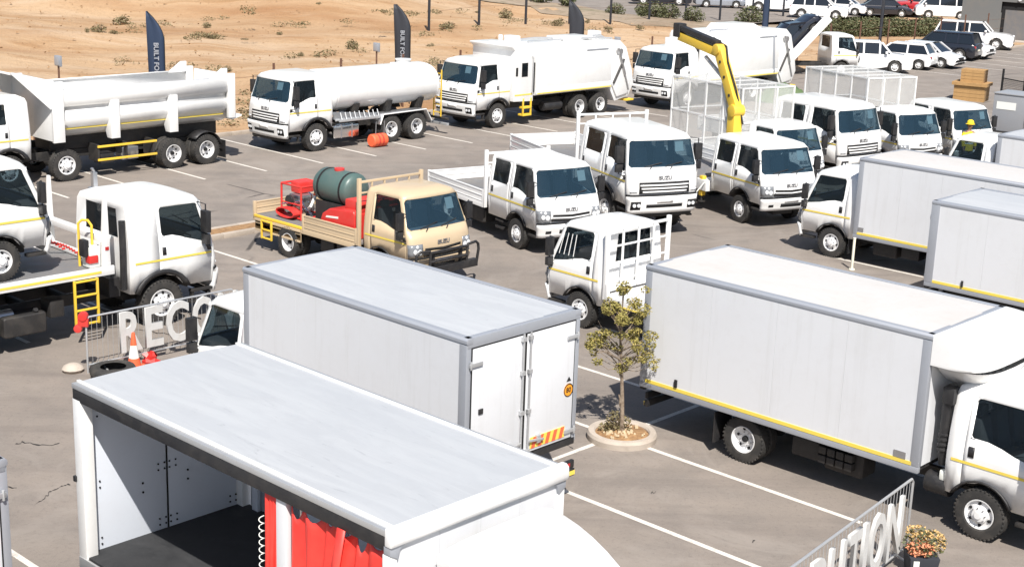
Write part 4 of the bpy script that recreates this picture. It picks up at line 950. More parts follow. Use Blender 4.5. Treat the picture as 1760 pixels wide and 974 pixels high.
def truck_J():
    t = truck('refuse_truck', 'white refuse compactor truck with crew module and yellow steps, behind the tanker', P2(-41.1, 41.7), -133)
    ax = [-4.94, -6.3]; ch, z0, z1 = add_chassis(t, 'F', -7.2, ax); add_cab(t, 'F', False); add_truck_wheels(t, 'F', ax); compactor(t, -2.08, -6.9, 3.2, ch)
    m_ = pm('crew_module', MB().prism([(-.80, 1.0), (-.80, 3.05), (-.6, 3.2), (-.6, 3.26), (-1.95, 3.26), (-1.95, .95)], -1.2, 1.2), 'white', t, .025)
    for sg in (-1, 1):
        pm('module_window', MB().box(-1.56, -1.26, sg*1.195, sg*1.212, 2.0, 2.5), 'glass_dark', m_, .0); pm('window_rubber', MB().box(-1.59, -1.23, sg*1.19, sg*1.204, 1.97, 2.53), 'gap', m_)
        pm('module_window', MB().box(-1.0, -.88, sg*1.195, sg*1.212, 2.02, 2.36), 'gap', m_); pm('grab_rail', MB().tube([(-1.82, sg*1.2, 1.3), (-1.82, sg*1.28, 1.35), (-1.82, sg*1.28, 2.75), (-1.82, sg*1.2, 2.8)], .02, 6), 'galv', m_)
        pm('reflective_stripe', MB().box(-1.9, -.85, sg*1.199, sg*1.206, 1.22, 1.28), 'reflector', m_); pm('module_gap', MB().box(-2.075, -1.955, sg*1.0, sg*1.15, 1.3, 2.5), 'gap', m_)
        pm('side_step', MB().box(-1.85, -1.35, sg*.95, sg*1.24, .38, .46).box(-1.85, -1.35, sg*1.0, sg*1.24, .68, .76).bar((-1.83, sg*1.2, .38), (-1.83, sg*1.2, 1.1), .06, .06).bar((-1.37, sg*1.2, .38), (-1.37, sg*1.2, 1.1), .06, .06), 'yellow', m_, .008)
        pm('air_tank', MB().cyl((-2.9, sg*.85, .62), (-4.0, sg*.85, .62), .19, 16), 'black', ch, .02)
    pm('roof_hatch', MB().box(-1.6, -1.0, -.5, .5, 3.26, 3.30), 'white', m_, .01); pm('beacon', MB().cyl((-1.9, -.7, 3.26), (-1.9, -.7, 3.48), .09, 12), 'white', m_, .02)
truck_J()
def truck_K():
    t = truck('refuse_truck', 'white refuse compactor truck standing behind the yellow crane boom', (6.83, 65.98), -134)
    ax = [-4.94, -6.3]; ch, z0, z1 = add_chassis(t, 'F', -7.2, ax); add_cab(t, 'F', False); add_truck_wheels(t, 'F', ax)
    bd = compactor(t, -1.35, -6.8, 3.35, ch, hump=False); pm('front_bulkhead', MB().box(-1.33, -.82, -1.05, 1.05, 1.1, 3.0), 'white', bd, .03)
    q = MB().hexa([(-3.4, -.7, 3.35), (-6.0, -.7, 3.35), (-6.0, .7, 3.35), (-3.4, .7, 3.35), (-3.6, -.6, 3.6), (-5.4, -.6, 3.6), (-5.4, .6, 3.6), (-3.6, .6, 3.6)]); pm('roof_box', q, 'white', bd, .03)
    pm('hydraulic_pipes', MB().tube([(-1.6, .9, 3.1), (-1.6, .9, 3.45), (-3.0, .9, 3.45)], .03, 8), 'alu', bd)
    for sg in (-1, 1): pm('body_brace', MB().bar((-6.4, sg*1.25, 1.3), (-6.2, sg*1.25, 3.0), .12, .06), 'alu', bd, .01)
    pm('air_intake_stack', MB().box(-.78, -.6, .85, 1.0, 1.5, 2.9), 'black', t, .03)
truck_K()
# ---- L: tan fire / spray truck
def truck_L():
    t = truck('tan_service_truck', 'tan dropside truck carrying a green tank and red pump, with black bull bar', (-2.48, 33.91), -43)
    ax = [-3.4]; ch, z0, z1 = add_chassis(t, 'N', -4.7, ax); cab, S = add_cab(t, 'N', False, 'tan'); add_truck_wheels(t, 'N', ax); side_gear(ch, 'N', -1.0, -1)
    d = deck(t, -.78, -4.85, 1.02, .86, 1.2, 'tan', 'deckgrey', mid=-2.82, skip=((-1, 1),))
    hb = MB().box(-4.76, -2.9, -1.05, -1.02, .48, .80); hb.box(-4.76, -2.9, -1.075, -1.05, .74, .80); hb.box(-4.76, -2.9, -1.075, -1.05, .48, .53); pm('side_board', hb, 'tan', d, .006)
    pm('side_edge', MB().box(-4.8, -2.85, -1.06, -1.0, .82, .885), 'yellow', d, .008)
    headboard(t, -.74, 1.0, .9, 2.36, 'tan', 5); ladder(t, -4.02, -4.42, -1.10, .32, .82, 3)
    # tank on its cradle
    def tank(name, x0, x1, y, z, r, m_, par):
        b = MB(); pr = [(r*.0, x0), (r*.55, x0+.015), (r*.88, x0+.06), (r, x0+.14), (r, x1-.14), (r*.88, x1-.06), (r*.55, x1-.015), (0, x1)]; b.lathe(pr, (0, y, z), 'x', 28); return pm(name, b, m_, par, smooth=40)
    tk = thing('water_tank', 'dark green water tank strapped on the tan truck bed', 'tank'); tk.location = t.location+Vector((0, 0, 0)); tk.rotation_euler = t.rotation_euler
    bd = tank('tank_shell', -3.25, -1.85, -.05, 1.83, .43, 'green_tank', tk)
    for x in (-2.95, -2.12): pm('strap', MB().lathe([(.436, x-.035), (.442, x-.03), (.442, x+.03), (.436, x+.035)], (0, -.05, 1.83), 'x', 28), 'gap', tk)
    pm('filler_cap', MB().cyl((-2.6, -.05, 2.24), (-2.6, -.05, 2.31), .13, 16), 'red', tk, .01); pm('valve', MB().cyl((-3.25, -.2, 1.52), (-3.4, -.2, 1.52), .04, 10).box(-3.36, -3.3, -.25, -.15, 1.5, 1.66), 'orange_red', tk)
    pm('cradle', MB().prism([(-.42, .865), (.34, .865), (.34, 1.5), (.2, 1.42), (-.28, 1.42), (-.42, 1.5)], -3.1, -2.0, 'x'), 'black', tk, .015)
    pu = thing('fire_pump', 'red framed pump engine with pipes and hoses on the rear of the tan truck', 'pump'); pu.location = t.location; pu.rotation_euler = t.rotation_euler
    f = MB(); x0, x1, y0, y1, za, zb = -4.3, -3.5, -.55, .25, .87, 1.72
    for x in (x0, x1):
        for y in (y0, y1): f.tube([(x, y, za), (x, y, zb)], .028, 8)
        f.tube([(x, y0, zb), (x, y1, zb)], .028, 8); f.tube([(x, y0, za+.03), (x, y1, za+.03)], .028, 8)
    for y in (y0, y1): f.tube([(x0, y, zb), (x1, y, zb)], .028, 8); f.tube([(x0, y, za+.03), (x1, y, za+.03)], .028, 8); f.tube([(x0, y, 1.25), (x1, y, 1.25)], .02, 8)
    pm('pump_frame', f, 'red', pu); pm('engine_block', MB().box(-4.2, -3.75, -.4, .1, 1.0, 1.45), 'steel', pu, .04); pm('engine_cover', MB().box(-4.25, -3.9, -.3, .2, 1.46, 1.75), 'red', pu, .05)
    rr = MB()
    for k in range(7): rr.tube([(-3.95+.36*math.cos(a_), -.72+.04*k, 1.02+.12*math.sin(a_)) for a_ in [2*math.pi*i/16 for i in range(16)]], .022, 6, True)
    pm('hose_reel', rr, 'red', pu)
    pp_ = MB(); rnd = random.Random(4)
    for k in range(9): a_ = Vector((rnd.uniform(-4.2, -3.6), rnd.uniform(-.55, .1), rnd.uniform(1.0, 1.6))); pp_.tube([a_, a_+Vector((rnd.uniform(-.2, .2), rnd.uniform(-.15, .1), rnd.uniform(-.2, .2))), a_+Vector((rnd.uniform(-.3, .4), rnd.uniform(-.1, .1), rnd.uniform(-.3, .2)))], .02, 6)
    pm('pipes', pp_, 'chrome', pu); pm('pulley', MB().cyl((-4.0, -.56, 1.3), (-4.0, -.5, 1.3), .15, 18), 'black', pu, .01); pm('suction_hose', MB().tube([(-3.5, -.3, 1.15), (-3.3, -.4, 1.25), (-3.3, -.25, 1.5)], .04, 8), 'paper', pu)
    ft = thing('foam_tank', 'red moulded tank with white script beside the tan truck headboard', 'tank'); ft.location = t.location; ft.rotation_euler = t.rotation_euler
    b = MB().prism([(-2.35, .865), (-2.35, 1.05), (-2.22, 1.34), (-1.95, 1.5), (-1.05, 1.58), (-1.0, 1.5), (-1.0, .865)], -.92, -.12); pm('tank_shell', b, 'red', ft, .06, seg=3); b = MB().box(-1.62, -1.0, -.7, .6, 1.5, 1.78); pm('tank_hatch', b, 'red', ft, .05)
    pm('script_mark', MB().prism([(-2.08, 1.26), (-1.6, 1.30), (-1.6, 1.35), (-2.04, 1.31)], -.927, -.921), 'paper', ft)
    bb = MB()
    for sg in (-1, 1):
        bb.tube([(1.28, sg*.98, .48), (1.3, sg*1.02, .82), (1.3, sg*1.0, .95), (1.32, sg*.9, 1.02), (1.34, sg*.62, 1.0), (1.34, sg*.6, .9), (1.32, sg*.6, .5), (1.28, sg*.98, .48)], .035, 8); bb.box(1.22, 1.3, sg*.45-.03, sg*.45+.03, .45, .95)
    bb.tube([(1.34, -.62, .96), (1.37, 0, .98), (1.34, .62, .96)], .035, 8); bb.tube([(1.34, -.62, .74), (1.37, 0, .76), (1.34, .62, .74)], .03, 8); bb.box(1.22, 1.36, -.95, .95, .42, .6); pm('bull_bar', bb, 'black', t, .008)
truck_L()
# ---- M, N, O crew cabs
def truck_M():
    t = truck('crew_cab_truck', 'white crew cab dropside truck parked right behind the tan truck', (.88, 37.85), -57.5)
    ax = [-3.5]; ch, z0, z1 = add_chassis(t, 'N', -4.6, ax); add_cab(t, 'N', True, dz=.07); add_truck_wheels(t, 'N', ax); side_gear(ch, 'N', -1.8, -1)
    deck(t, -1.62, -4.75, 1.02, .93, 1.27); headboard(t, -1.58, 1.0, .95, 2.3); pm('ladder_rack', MB().box(-1.1, -.7, -.95, -.8, .35, .42).box(-1.1, -.7, -.95, -.8, .55, .6), 'black', ch)
truck_M()
def truck_N():
    t = truck('crew_cab_truck', 'tall white crew cab dropside truck with headboard rail and high four wheel drive stance', (3.52, 40.44), -66)
    ax = [-3.9]; ch, z0, z1 = add_chassis(t, 'F', -5.6, ax, .12); add_cab(t, 'F', True, dz=.17)
    for sg in (-1, 1):
        add_wheel(t, 0, sg*.94, .56, .32, 'front'); add_wheel(t, -3.9, sg*.94, .56, .32, 'front')
    deck(t, -1.9, -6.6, 1.14, 1.25, 1.66); headboard(t, -1.84, 1.12, 1.3, 3.0); side_gear(ch, 'F', -2.1, -1, ('tank',))
truck_N()
def truck_O():
    t = truck('crane_truck', 'white crew cab truck with raised yellow folding crane behind its cab', (7.42, 42.03), -61.5)
    ax = [-3.7]; ch, z0, z1 = add_chassis(t, 'N', -5.2, ax); add_cab(t, 'N', True, dz=.12); add_truck_wheels(t, 'N', ax)
    deck(t, -2.15, -5.3, 1.05, .98, 1.35); bx_ = MB().box(-2.1, -1.55, -1.08, 1.08, .62, .95); cr = pm('crane_base', bx_, 'white', t, .02)
    for sg in (-1, 1):
        pm('outrigger', MB().box(-1.93, -1.77, sg*.92, sg*1.06, .45, 1.05), 'yellow', cr, .01); pm('outrigger_foot', MB().cyl((-1.85, sg*.99, .3), (-1.85, sg*.99, .5), .05, 10).cyl((-1.85, sg*.99, .26), (-1.85, sg*.99, .3), .11, 14), 'chassis', cr)
    pm('crane_column', MB().box(-1.98, -1.62, -.16, .16, .9, 2.95).cyl((-1.8, 0, .9), (-1.8, 0, 1.3), .28, 16), 'yellow', cr, .03)
    e0, e1, e2 = Vector((-1.75, 0, 3.0)), Vector((-2.80, .0, 4.72)), Vector((-4.95, 0, 5.10))
    pm('main_boom', MB().bar(e0, e1, .24, .34, (1, 0, 0)).cyl(e0+Vector((0, -.2, 0)), e0+Vector((0, .2, 0)), .19, 14).cyl(e1+Vector((0, -.18, 0)), e1+Vector((0, .18, 0)), .17, 14), 'yellow', cr, .02)
    pm('folding_boom', MB().bar(e1+Vector((.1, 0, -.12)), e2+Vector((0, 0, -.18)), .2, .26), 'yellow', cr, .02); pm('extension_booms', MB().bar(e1+Vector((-.1, 0, .18)), e2+Vector((-.1, 0, .10)), .22, .16), 'black', cr, .015)
    pm('boom_head', MB().box(e2.x-.22, e2.x+.12, -.15, .15, e2.z-.22, e2.z+.22), 'black', cr, .04)
    d_ = (e1-e0).normalized(); sd_ = Vector((d_.z, 0, -d_.x))
    pm('boom_ram', MB().cyl(e0+Vector((-.25, 0, -.9)), e0+d_*1.0-sd_*.24, .075, 12).cyl(e0+d_*1.0-sd_*.24, e0+d_*1.5-sd_*.2, .045, 10), 'galv', cr); pm('outer_ram', MB().cyl(e0+d_*1.2-sd_*.22, e1+Vector((-.7, 0, -.3)), .06, 12), 'galv', cr)
    pm('boom_hoses', MB().tube([e0+Vector((.2, .13, -.4)), e0+d_*.6+sd_*.25, e0+d_*1.5+sd_*.22, e1+Vector((.2, .1, .1)), e1+Vector((-.5, .1, .3))], .03, 6), 'black', cr); pm('boom_bolts', MB().cyl(e0+d_*.5+Vector((0, -.135, 0)), e0+d_*.5+Vector((0, .135, 0)), .05, 8).cyl(e0+d_*1.1+Vector((0, -.135, 0)), e0+d_*1.1+Vector((0, .135, 0)), .05, 8).cyl(e0+d_*1.6+Vector((0, -.135, 0)), e0+d_*1.6+Vector((0, .135, 0)), .05, 8), 'chassis', cr)
    pm('control_hose', MB().tube([(-1.6, -1.1, .9), (-1.7, -1.3, .6), (-2.3, -1.3, .5), (-2.6, -1.2, .75)], .02, 6), 'paper', cr)
truck_O()
# ---- P, Q, R, S behind
def cage(t, x0, x1, hw, zf, zt, nx=4):
    d = pm('cage_floor', MB().box(x1, x0, -hw, hw, zf-.1, zf), 'white', t, .01)
    b = MB()
    for x in [x0+(x1-x0)*i/nx for i in range(nx+1)]:
        for sg in (-1, 1): b.box(x-.025, x+.025, sg*hw-.025, sg*hw+.025, zf, zt)
    for sg in (-1, 1):
        for z in (zf+.03, (zf+zt)/2, zt-.025): b.box(x1, x0, sg*hw-.02, sg*hw+.02, z-.022, z+.022)
    for x in (x0, x1):
        for z in (zf+.03, (zf+zt)/2, zt-.025): b.box(x-.02, x+.02, -hw, hw, z-.022, z+.022)
        for y in (-hw/3, hw/3): b.box(x-.02, x+.02, y-.022, y+.022, zf, zt)
    pm('cage_frame', b, 'white', d)
    for sg in (-1, 1): pm('mesh_panel', MB().box(x1+.02, x0-.02, sg*hw-.004, sg*hw+.004, zf+.05, zt-.04), 'mesh', d)
    for x in (x0, x1): pm('mesh_panel', MB().box(x-.004, x+.004, -hw+.02, hw-.02, zf+.05, zt-.04), 'mesh', d)
    pm('mesh_roof', MB().box(x1, x0, -hw, hw, zt-.008, zt), 'mesh', d)
    b = MB()
    for i in range(1, nx): x = x0+(x1-x0)*i/nx; b.box(x-.02, x+.02, -hw, hw, zt-.05, zt-.012)
    pm('roof_bars', b, 'white', d)
    for sg in (-1, 1): pm('side_rave', MB().box(x1, x0, sg*hw-.01, sg*(hw+.03), zf-.14, zf+.22), 'white', d, .008)
def truck_PR(label, pos, hd, crew, x1, zt, kind='N'):
    t = truck('cage_body_truck', label, pos, hd); ax = [-3.3]; ch, z0, z1 = add_chassis(t, kind, x1+.1, ax); add_cab(t, kind, crew); add_truck_wheels(t, kind, ax); cage(t, -.78, x1, 1.1, 1.0, zt)
truck_PR('white mesh cage truck with its cab half hidden behind the crane truck', (8.58, 46.65), -58, False, -4.45, 3.3)
truck_PR('white mesh cage truck with single cab, between two crew cab trucks', (13.68, 51.18), -63, False, -4.3, 3.25)
def truck_QS(label, pos, hd, kind):
    t = truck('crew_cab_truck', label, pos, hd); ax = [-3.7]; ch, z0, z1 = add_chassis(t, kind, -5.2, ax); add_cab(t, kind, True); add_truck_wheels(t, kind, ax); f = kind == 'F'
    deck(t, -1.95 if f else -1.62, -5.3, 1.12 if f else 1.02, 1.15 if f else .93, 1.5 if f else 1.27); return t
truck_QS('large white crew cab truck between the two mesh cage trucks', (10.72, 49.2), -52.4, 'F')
truck_QS('white crew cab truck facing the person in yellow', (16.01, 52.85), -60.5, 'N')
# ---- M2: small flat bed
def truck_M2():
    t = truck('flatbed_truck', 'small white single cab flatbed truck with ladder style headboard behind the young tree', (2.17, 30.9), 135)
    ax = [-3.0]; ch, z0, z1 = add_chassis(t, 'N', -4.2, ax); add_cab(t, 'N', False); add_truck_wheels(t, 'N', ax); side_gear(ch, 'N', -1.0, 1)
    d = deck(t, -.8, -4.3, 1.02, .93, 1.14, 'white', 'white_dirty', skip=((1, 0), (-1, 0), 'tail')); pm('side_rave', MB().box(-4.3, -.8, 1.03, 1.06, .72, .90), 'white', d, .01); pm('reflective_stripe', MB().box(-4.2, -.9, 1.06, 1.066, .73, .77), 'reflector', d)
    headboard(t, -.74, 1.0, .95, 2.3, 'white', 4, 3)
    w_ = MB(); 
    for i in range(4): w_.bar((.2+.14*i, 1.03, 1.55), (.2+.12*i, .94, 2.02), .012, .012)
    pm('window_reflection_bars', w_, 'white', t)  # white bars modelled in place of pale upright reflections in the side window
truck_M2()
# ---------------------------------------------------------------- the ground
def hterr(v, u):
    """height of the sandy ground beyond the yard, in yard axes"""
    d = -44.6-v
    if d <= 0: return -.03
    from mathutils import noise as mn
    p = vu(v, u); s = lambda a, b, x: max(0, min(1, (x-a)/(b-a)))**2*(3-2*max(0, min(1, (x-a)/(b-a))))
    far = s(62, 80, -v)*s(112, 92, u)
    z = .35*s(0, 6, d)+ .5*s(10, 40, d)
    z += (mn.noise(Vector((p.x*.07, p.y*.07, 1)))*.7+mn.noise(Vector((p.x*.2, p.y*.2, 4)))*.28+mn.noise(Vector((p.x*.6, p.y*.6, 9)))*.09)*s(1, 12, d)
    # cut bank behind, to the left, and a mound in the middle
    yb = 104+6*mn.noise(Vector((p.x*.05, 3, 2)))-.25*(p.x+30)
    z += 1.7*s(yb-9, yb+3, p.y)*s(2, -16, p.x)
    z += 1.5*math.exp(-((p.x+14)/9)**2-((p.y-122)/9)**2)
    return z*s(100, 84, u)*1.0
def ground():
    b = MB(); b.face([(-4000, -400, -.30), (4000, -400, -.30), (4000, 5000, -.30), (-4000, 5000, -.30)]); struct('ground', b.mesh('ground', 'scrub'))
    b = MB(); b.face([vu(-44.6, -60), vu(30, -60), vu(30, 150), vu(-44.6, 150)]); tar = struct('tarmac', b.mesh('tarmac', 'asphalt'))
    # sand sheet with real relief
    b = MB(); rows = []; vs_ = [-44.4-.35*i for i in range(20)]+[-51.4-.8*i for i in range(60)]+[-99.4-2.2*i for i in range(40)]; us = [-30+1.15*i for i in range(150)]
    rows = [[vu(v, u, hterr(v, u) if v < -44.5 else -.03) for u in us] for v in vs_]
    struct('sand', b.grid(rows).mesh('sand', 'sand', smooth=80, keep_n=True))
    # road with far parked cars
    b = MB()
    b.face([vu(-63, 92, .34), vu(-63, 190, .34), vu(-100, 190, .34), vu(-100, 80, .34)]); struct('road', b.mesh('road', 'asphalt'))
    return tar
tar = ground()
def lines():
    def ln(v0, u0, v1, u1, w_=.10):
        a, b_ = vu(v0, u0, .004), vu(v1, u1, .004); d = (b_-a).normalized(); n = Vector((-d.y, d.x, 0))*(w_/2); q = MB(); L = (b_-a).length; k = max(2, int(L/.5))
        q.grid([[a+(b_-a)*i/k-n*random.uniform(.92, 1.05) for i in range(k+1)], [a+(b_-a)*i/k+n*random.uniform(.92, 1.05) for i in range(k+1)]]); link('parking_line', q.mesh('parking_line', 'line_paint'), tar)
    for i in range(-3, 12):
        u = 13.68+2.452*i
        ln(-14.70, u, -9.9, u); ln(-14.80, u, -19.6, u)
        if i < 4: ln(-30.8, u, -26.0, u)
    ln(-14.75, 6.2, -14.75, 42)
    u = 19.2
    for i in range(14): ln(-44.2, 19.2+2.40*i, -38.0, 19.1+2.40*i)
    for i in range(8): ln(-46+3.2, 78+2.6*i, -38, 78+2.6*i)
lines()
def kerbs():
    def run(v, u0, u1, w_=.16, h=.13):
        n = int((u1-u0)/1.0)
        root = None
        for i in range(n):
            a, b_ = u0+i*(u1-u0)/n, u0+(i+1)*(u1-u0)/n-.012
            q = MB().hexa([vu(v, a, -.02), vu(v, b_, -.02), vu(v-w_, b_, -.02), vu(v-w_, a, -.02), vu(v, a, h), vu(v, b_, h), vu(v-w_, b_, h), vu(v-w_, a, h)])
            link('kerb_stone', q.mesh('kerb_stone', 'kerb', bev=.02), tar)
    run(-31.0, 4, 27); run(-31.35-.35, 4, 27); run(-44.45, 4, 100)
    b = MB(); b.hexa([vu(-31.17, 4, 0), vu(-31.17, 27, 0), vu(-31.69, 27, 0), vu(-31.69, 4, 0), vu(-31.17, 4, .11), vu(-31.17, 27, .11), vu(-31.69, 27, .11), vu(-31.69, 4, .11)]); link('kerb_infill', b.mesh('kerb_infill', 'soil'), tar)
kerbs()
def cracks():
    rnd = random.Random(5)
    for L in ([(8, 838), (32, 838)], [(58, 868), (75, 856), (90, 842), (108, 834), (124, 832)], [(28, 762), (50, 760), (72, 766), (105, 760)], [(1120, 846), (1128, 845)], [(1010, 700), (1020, 702)], [(1292, 930), (1300, 928)], [(180, 560), (240, 566), (300, 575)], [(960, 760), (990, 772)], [(590, 395), (620, 400), (660, 398)]):
        pts = []
        for a, b_ in zip(L, L[1:]):
            for k in range(6): f = k/6; pts.append(gp(a[0]+(b_[0]-a[0])*f+rnd.gauss(0, 1.2), a[1]+(b_[1]-a[1])*f+rnd.gauss(0, 1.0), .003))
        w_ = [rnd.uniform(.006, .028) for _ in pts]; link('tar_crack', MB().grid([[p+Vector((0, q, 0)) for p, q in zip(pts, w_)], [p-Vector((0, q, 0)) for p, q in zip(pts, w_)]]).mesh('tar_crack', 'tar'), tar)
cracks()
# ---------------------------------------------------------------- foliage
def leaf_cloud(name, m_, centers, n, size, seed, flat=.5):
    """many small leaf faces spread through the volumes (center, radii)"""
    rnd = random.Random(seed); bm = bmesh.new()
    tot = sum(c[1][0]*c[1][1]*c[1][2] for c in centers)
    for c, r in centers:
        k = int(n*(r[0]*r[1]*r[2])/tot)
        for _ in range(k):
            while True:
                p = Vector((rnd.uniform(-1, 1), rnd.uniform(-1, 1), rnd.uniform(-1, 1)))
                if p.length < 1 and p.length > rnd.random()*.75: break
            q = Vector(c)+Vector((p.x*r[0], p.y*r[1], p.z*r[2])); s = size*rnd.uniform(.6, 1.4)
            e = Matrix.Rotation(rnd.uniform(0, 6.28), 3, 'Z') @ Matrix.Rotation(rnd.uniform(-1.2, 1.2), 3, 'X') @ Matrix.Rotation(rnd.uniform(-.9, .9), 3, 'Y')
            vv = [bm.verts.new(q+e@Vector(x)*s) for x in ((-.5, 0, 0), (-.05, -.24, .03), (.5, 0, 0), (-.05, .24, .03))]; bm.faces.new(vv)
    me = bpy.data.meshes.new(name); bm.to_mesh(me); bm.free(); me.materials.append(MATS[m_]); return me
def planter_tree():
    p = gp(1069, 742, .12); p.z = 0
    pl = thing('tree_planter', 'round concrete planter ring with soil between the box trucks', 'planter', p)
    pm('planter_ring', MB().lathe([(.60, 0), (.61, .10), (.585, .15), (.49, .15), (.465, .12), (.465, .02)], n=44, axis='z'), 'concrete', pl, smooth=30)
    b = MB(); rnd = random.Random(3); rows = [[(.47*k/6*math.cos(2*math.pi*i/20), .47*k/6*math.sin(2*math.pi*i/20), .10+.05*(1-k/6)+rnd.uniform(-.012, .012)*(k > 0)) for i in range(21)] for k in range(7)]; b.grid(rows); pm('soil', b, 'soil', pl, smooth=80)
    rb = MB(); 
    for i in range(60):
        a, r = rnd.uniform(0, 6.28), rnd.uniform(.05, .43); s = rnd.uniform(.012, .035); c = Vector((r*math.cos(a), r*math.sin(a), .12+.03*(1-r))); rb.hexa([c+Vector(q)*s*rnd.uniform(.7, 1.2) for q in ((-1, -1, -.6), (1, -1, -.6), (1, 1, -.6), (-1, 1, -.6), (-.8, -.8, .6), (.8, -.8, .6), (.8, .8, .6), (-.8, .8, .6))])
    tag(pm('pebbles', rb, 'palisade', pl), None, kind='stuff')
    base = p+Vector((.0, .03, .12))
    t = thing('young_tree', 'thin young tree with olive yellow leaves growing in the round planter', 'tree', base)
    R_ = _rt; X = Vector((1, 0, 0))
    tr = MB().tube([(0, 0, -.03), (-.02, 0, .5), (-.05, .02, .95), (-.08, .02, 1.3), (-.12, .0, 1.75), (-.14, 0, 2.2)], [.042, .036, .03, .026, .02, .012], 10)
    tr.tube([(-.05, .02, .45), (-.07, -.02, .62), (-.09, -.02, .68)], [.02, .018, .01], 6)
    limbs = [((-.08, .02, 1.2), (.22, -.1, 1.45), (.34, -.1, 1.42)), ((-.1, 0, 1.4), (-.4, .1, 1.75), (-.5, .1, 1.95)), ((-.1, 0, 1.3), (-.35, -.2, 1.5), (-.52, -.25, 1.5)), ((-.12, 0, 1.6), (.12, .15, 1.95), (.2, .2, 2.15)), ((-.13, 0, 1.8), (-.3, -.15, 2.15), (-.35, -.2, 2.4)), ((-.1, 0, 1.45), (.1, -.25, 1.65), (.25, -.4, 1.7)), ((-.08, 0, 1.15), (-.25, .2, 1.3), (-.4, .35, 1.35))]
    for l in limbs: tr.tube(l, [.016, .011, .005], 6)
    pm('trunk', tr, 'bark', t)
    cs = []; rnd2 = random.Random(12)
    for (c, r, k) in (((-.17, 0, 2.36), .22, 5), ((-.36, .05, 2.12), .26, 6), ((.06, .05, 2.06), .26, 6), ((-.1, -.1, 1.84), .34, 8), ((.22, -.12, 1.66), .24, 6), ((-.5, -.05, 1.66), .22, 5), ((-.42, .1, 1.4), .22, 4), ((.32, -.08, 1.38), .18, 5), ((.05, 0, 1.3), .2, 3), ((-.1, 0, 2.56), .08, 2)):
        for _ in range(k): q = Vector(c)+Vector((rnd2.gauss(0, .6), rnd2.gauss(0, .6), rnd2.gauss(0, .5)))*r; cs.append((q, (rnd2.uniform(.07, .15), rnd2.uniform(.07, .15), rnd2.uniform(.05, .11))))
    tw = MB()
    for q, r in cs: tw.tube([(-.11, 0, min(2.1, max(1.15, q.z-.3))), (q+Vector((-.11, 0, q.z-.3)))*.5, q], [.008, .006, .003], 4)
    pm('twigs', tw, 'bark', t); link('crown', leaf_cloud('crown', 'leaf', cs, 5600, .05, 5), t)
    g_ = thing('planter_shrub', 'small dark shrub at the foot of the young tree', 'shrub', p+Vector((-.14, .05, .12)))
    link('foliage', leaf_cloud('foliage', 'drybush', [((0, 0, .16), (.17, .15, .2)), ((-.08, .02, .06), (.2, .16, .1)), ((.18, .05, .12), (.14, .12, .14))], 520, .06, 8), g_)
    st = MB()
    for i in range(7): a = i*.9; st.tube([(0, 0, -.02), (.08*math.cos(a), .08*math.sin(a), .16), (.14*math.cos(a), .14*math.sin(a), .3)], [.008, .006, .003], 5)
    pm('stems', st, 'bark', g_)
    return p
planter_tree()
# ---------------------------------------------------------------- sign barriers
def barrier(label, a, b_, h, word, y0, size, faceback, extra=0):
    a, b_ = Vector(a), Vector(b_); d = (b_-a); L = d.length; t = thing('sign_barrier', label, 'sign', a, math.atan2(d.y, d.x))
    f = MB(); f.tube([(0, 0, .0), (0, 0, h-.06), (.06, 0, h), (L-.06, 0, h), (L, 0, h-.06), (L, 0, 0)], .02, 8); f.tube([(0, 0, .16), (L, 0, .16)], .017, 8)
    for x in (.3, L-.3): f.tube([(x, -.3, .02), (x, 0, .12), (x, .3, .02)], .018, 6)
    pm('barrier_frame', f, 'galv', t); n = int(L/.11)
    for i in range(1, n): link('barrier_bar', _bar(h), t, (L*i/n, 0, .16))
    x = y0
    for c in word:
        me = text_mesh(c, size, .05, 'letter', bold=size*.02); xs_ = [v.co.x for v in me.vertices]; gw = max(xs_)-min(xs_); wd = .13 if c == 'I' else extra*(1.08 if c in 'ONC' else .82 if c in 'ET' else 1.); o = link('letter', me, t, (x+wd/2, -.05, .63), (R(90), 0, 0)); o.scale = (wd/gw, 1, 1); x += wd+.10
    return t
_bm = {}
def _bar(h):
    if h not in _bm: _bm[h] = MB().tube([(0, 0, 0), (0, 0, h-.17)], .0045, 5).mesh('barrier_bar', 'galv')
    return _bm[h]
pa, pb = vu(-23.58, 13.58), vu(-23.5, 16.9)
barrier('crowd barrier carrying large white letters RECO, in front of the recovery truck cab', pa, pb, 1.1, 'RECOV', .64, 1.12, False, .47)
pa, pb = vu(-8.38, 13.5), vu(-8.86, 18.02)
barrier('crowd barrier carrying tall white letters ending in UTION, beside the flower pot', pa, pb, 1.22, 'RIBUTION', .42, 1.2, False, .46)
def cone(p, label):
    t = thing('traffic_cone', label, 'cone', p); pm('cone_base', MB().box(-.17, .17, -.17, .17, 0, .035), 'orange_red', t, .015); pm('cone_body', MB().lathe([(.135, .035), (.10, .2), (.1, .2)], axis='z', n=20), 'orange_red', t); pm('white_band', MB().lathe([(.10, .2), (.062, .45)], axis='z', n=20), 'paper', t); pm('cone_tip', MB().lathe([(.062, .45), (.035, .68), (.028, .70), (0, .70)], axis='z', n=20), 'orange_red', t)
cone(vu(-23.32, 14.42), 'orange and white traffic cone standing against the RECO barrier')
tp = vu(-23.08, 13.82); ty = thing('loose_tyre', 'worn loose tyre lying on the tarmac by the RECO barrier', 'tyre', tp+Vector((0, 0, .0)))
pm('tyre_body', MB().lathe([(.24, .03), (.30, .0), (.40, .03), (.43, .09), (.43, .15), (.40, .21), (.30, .24), (.24, .21)], axis='z', n=32), 'rubber', ty, smooth=50)
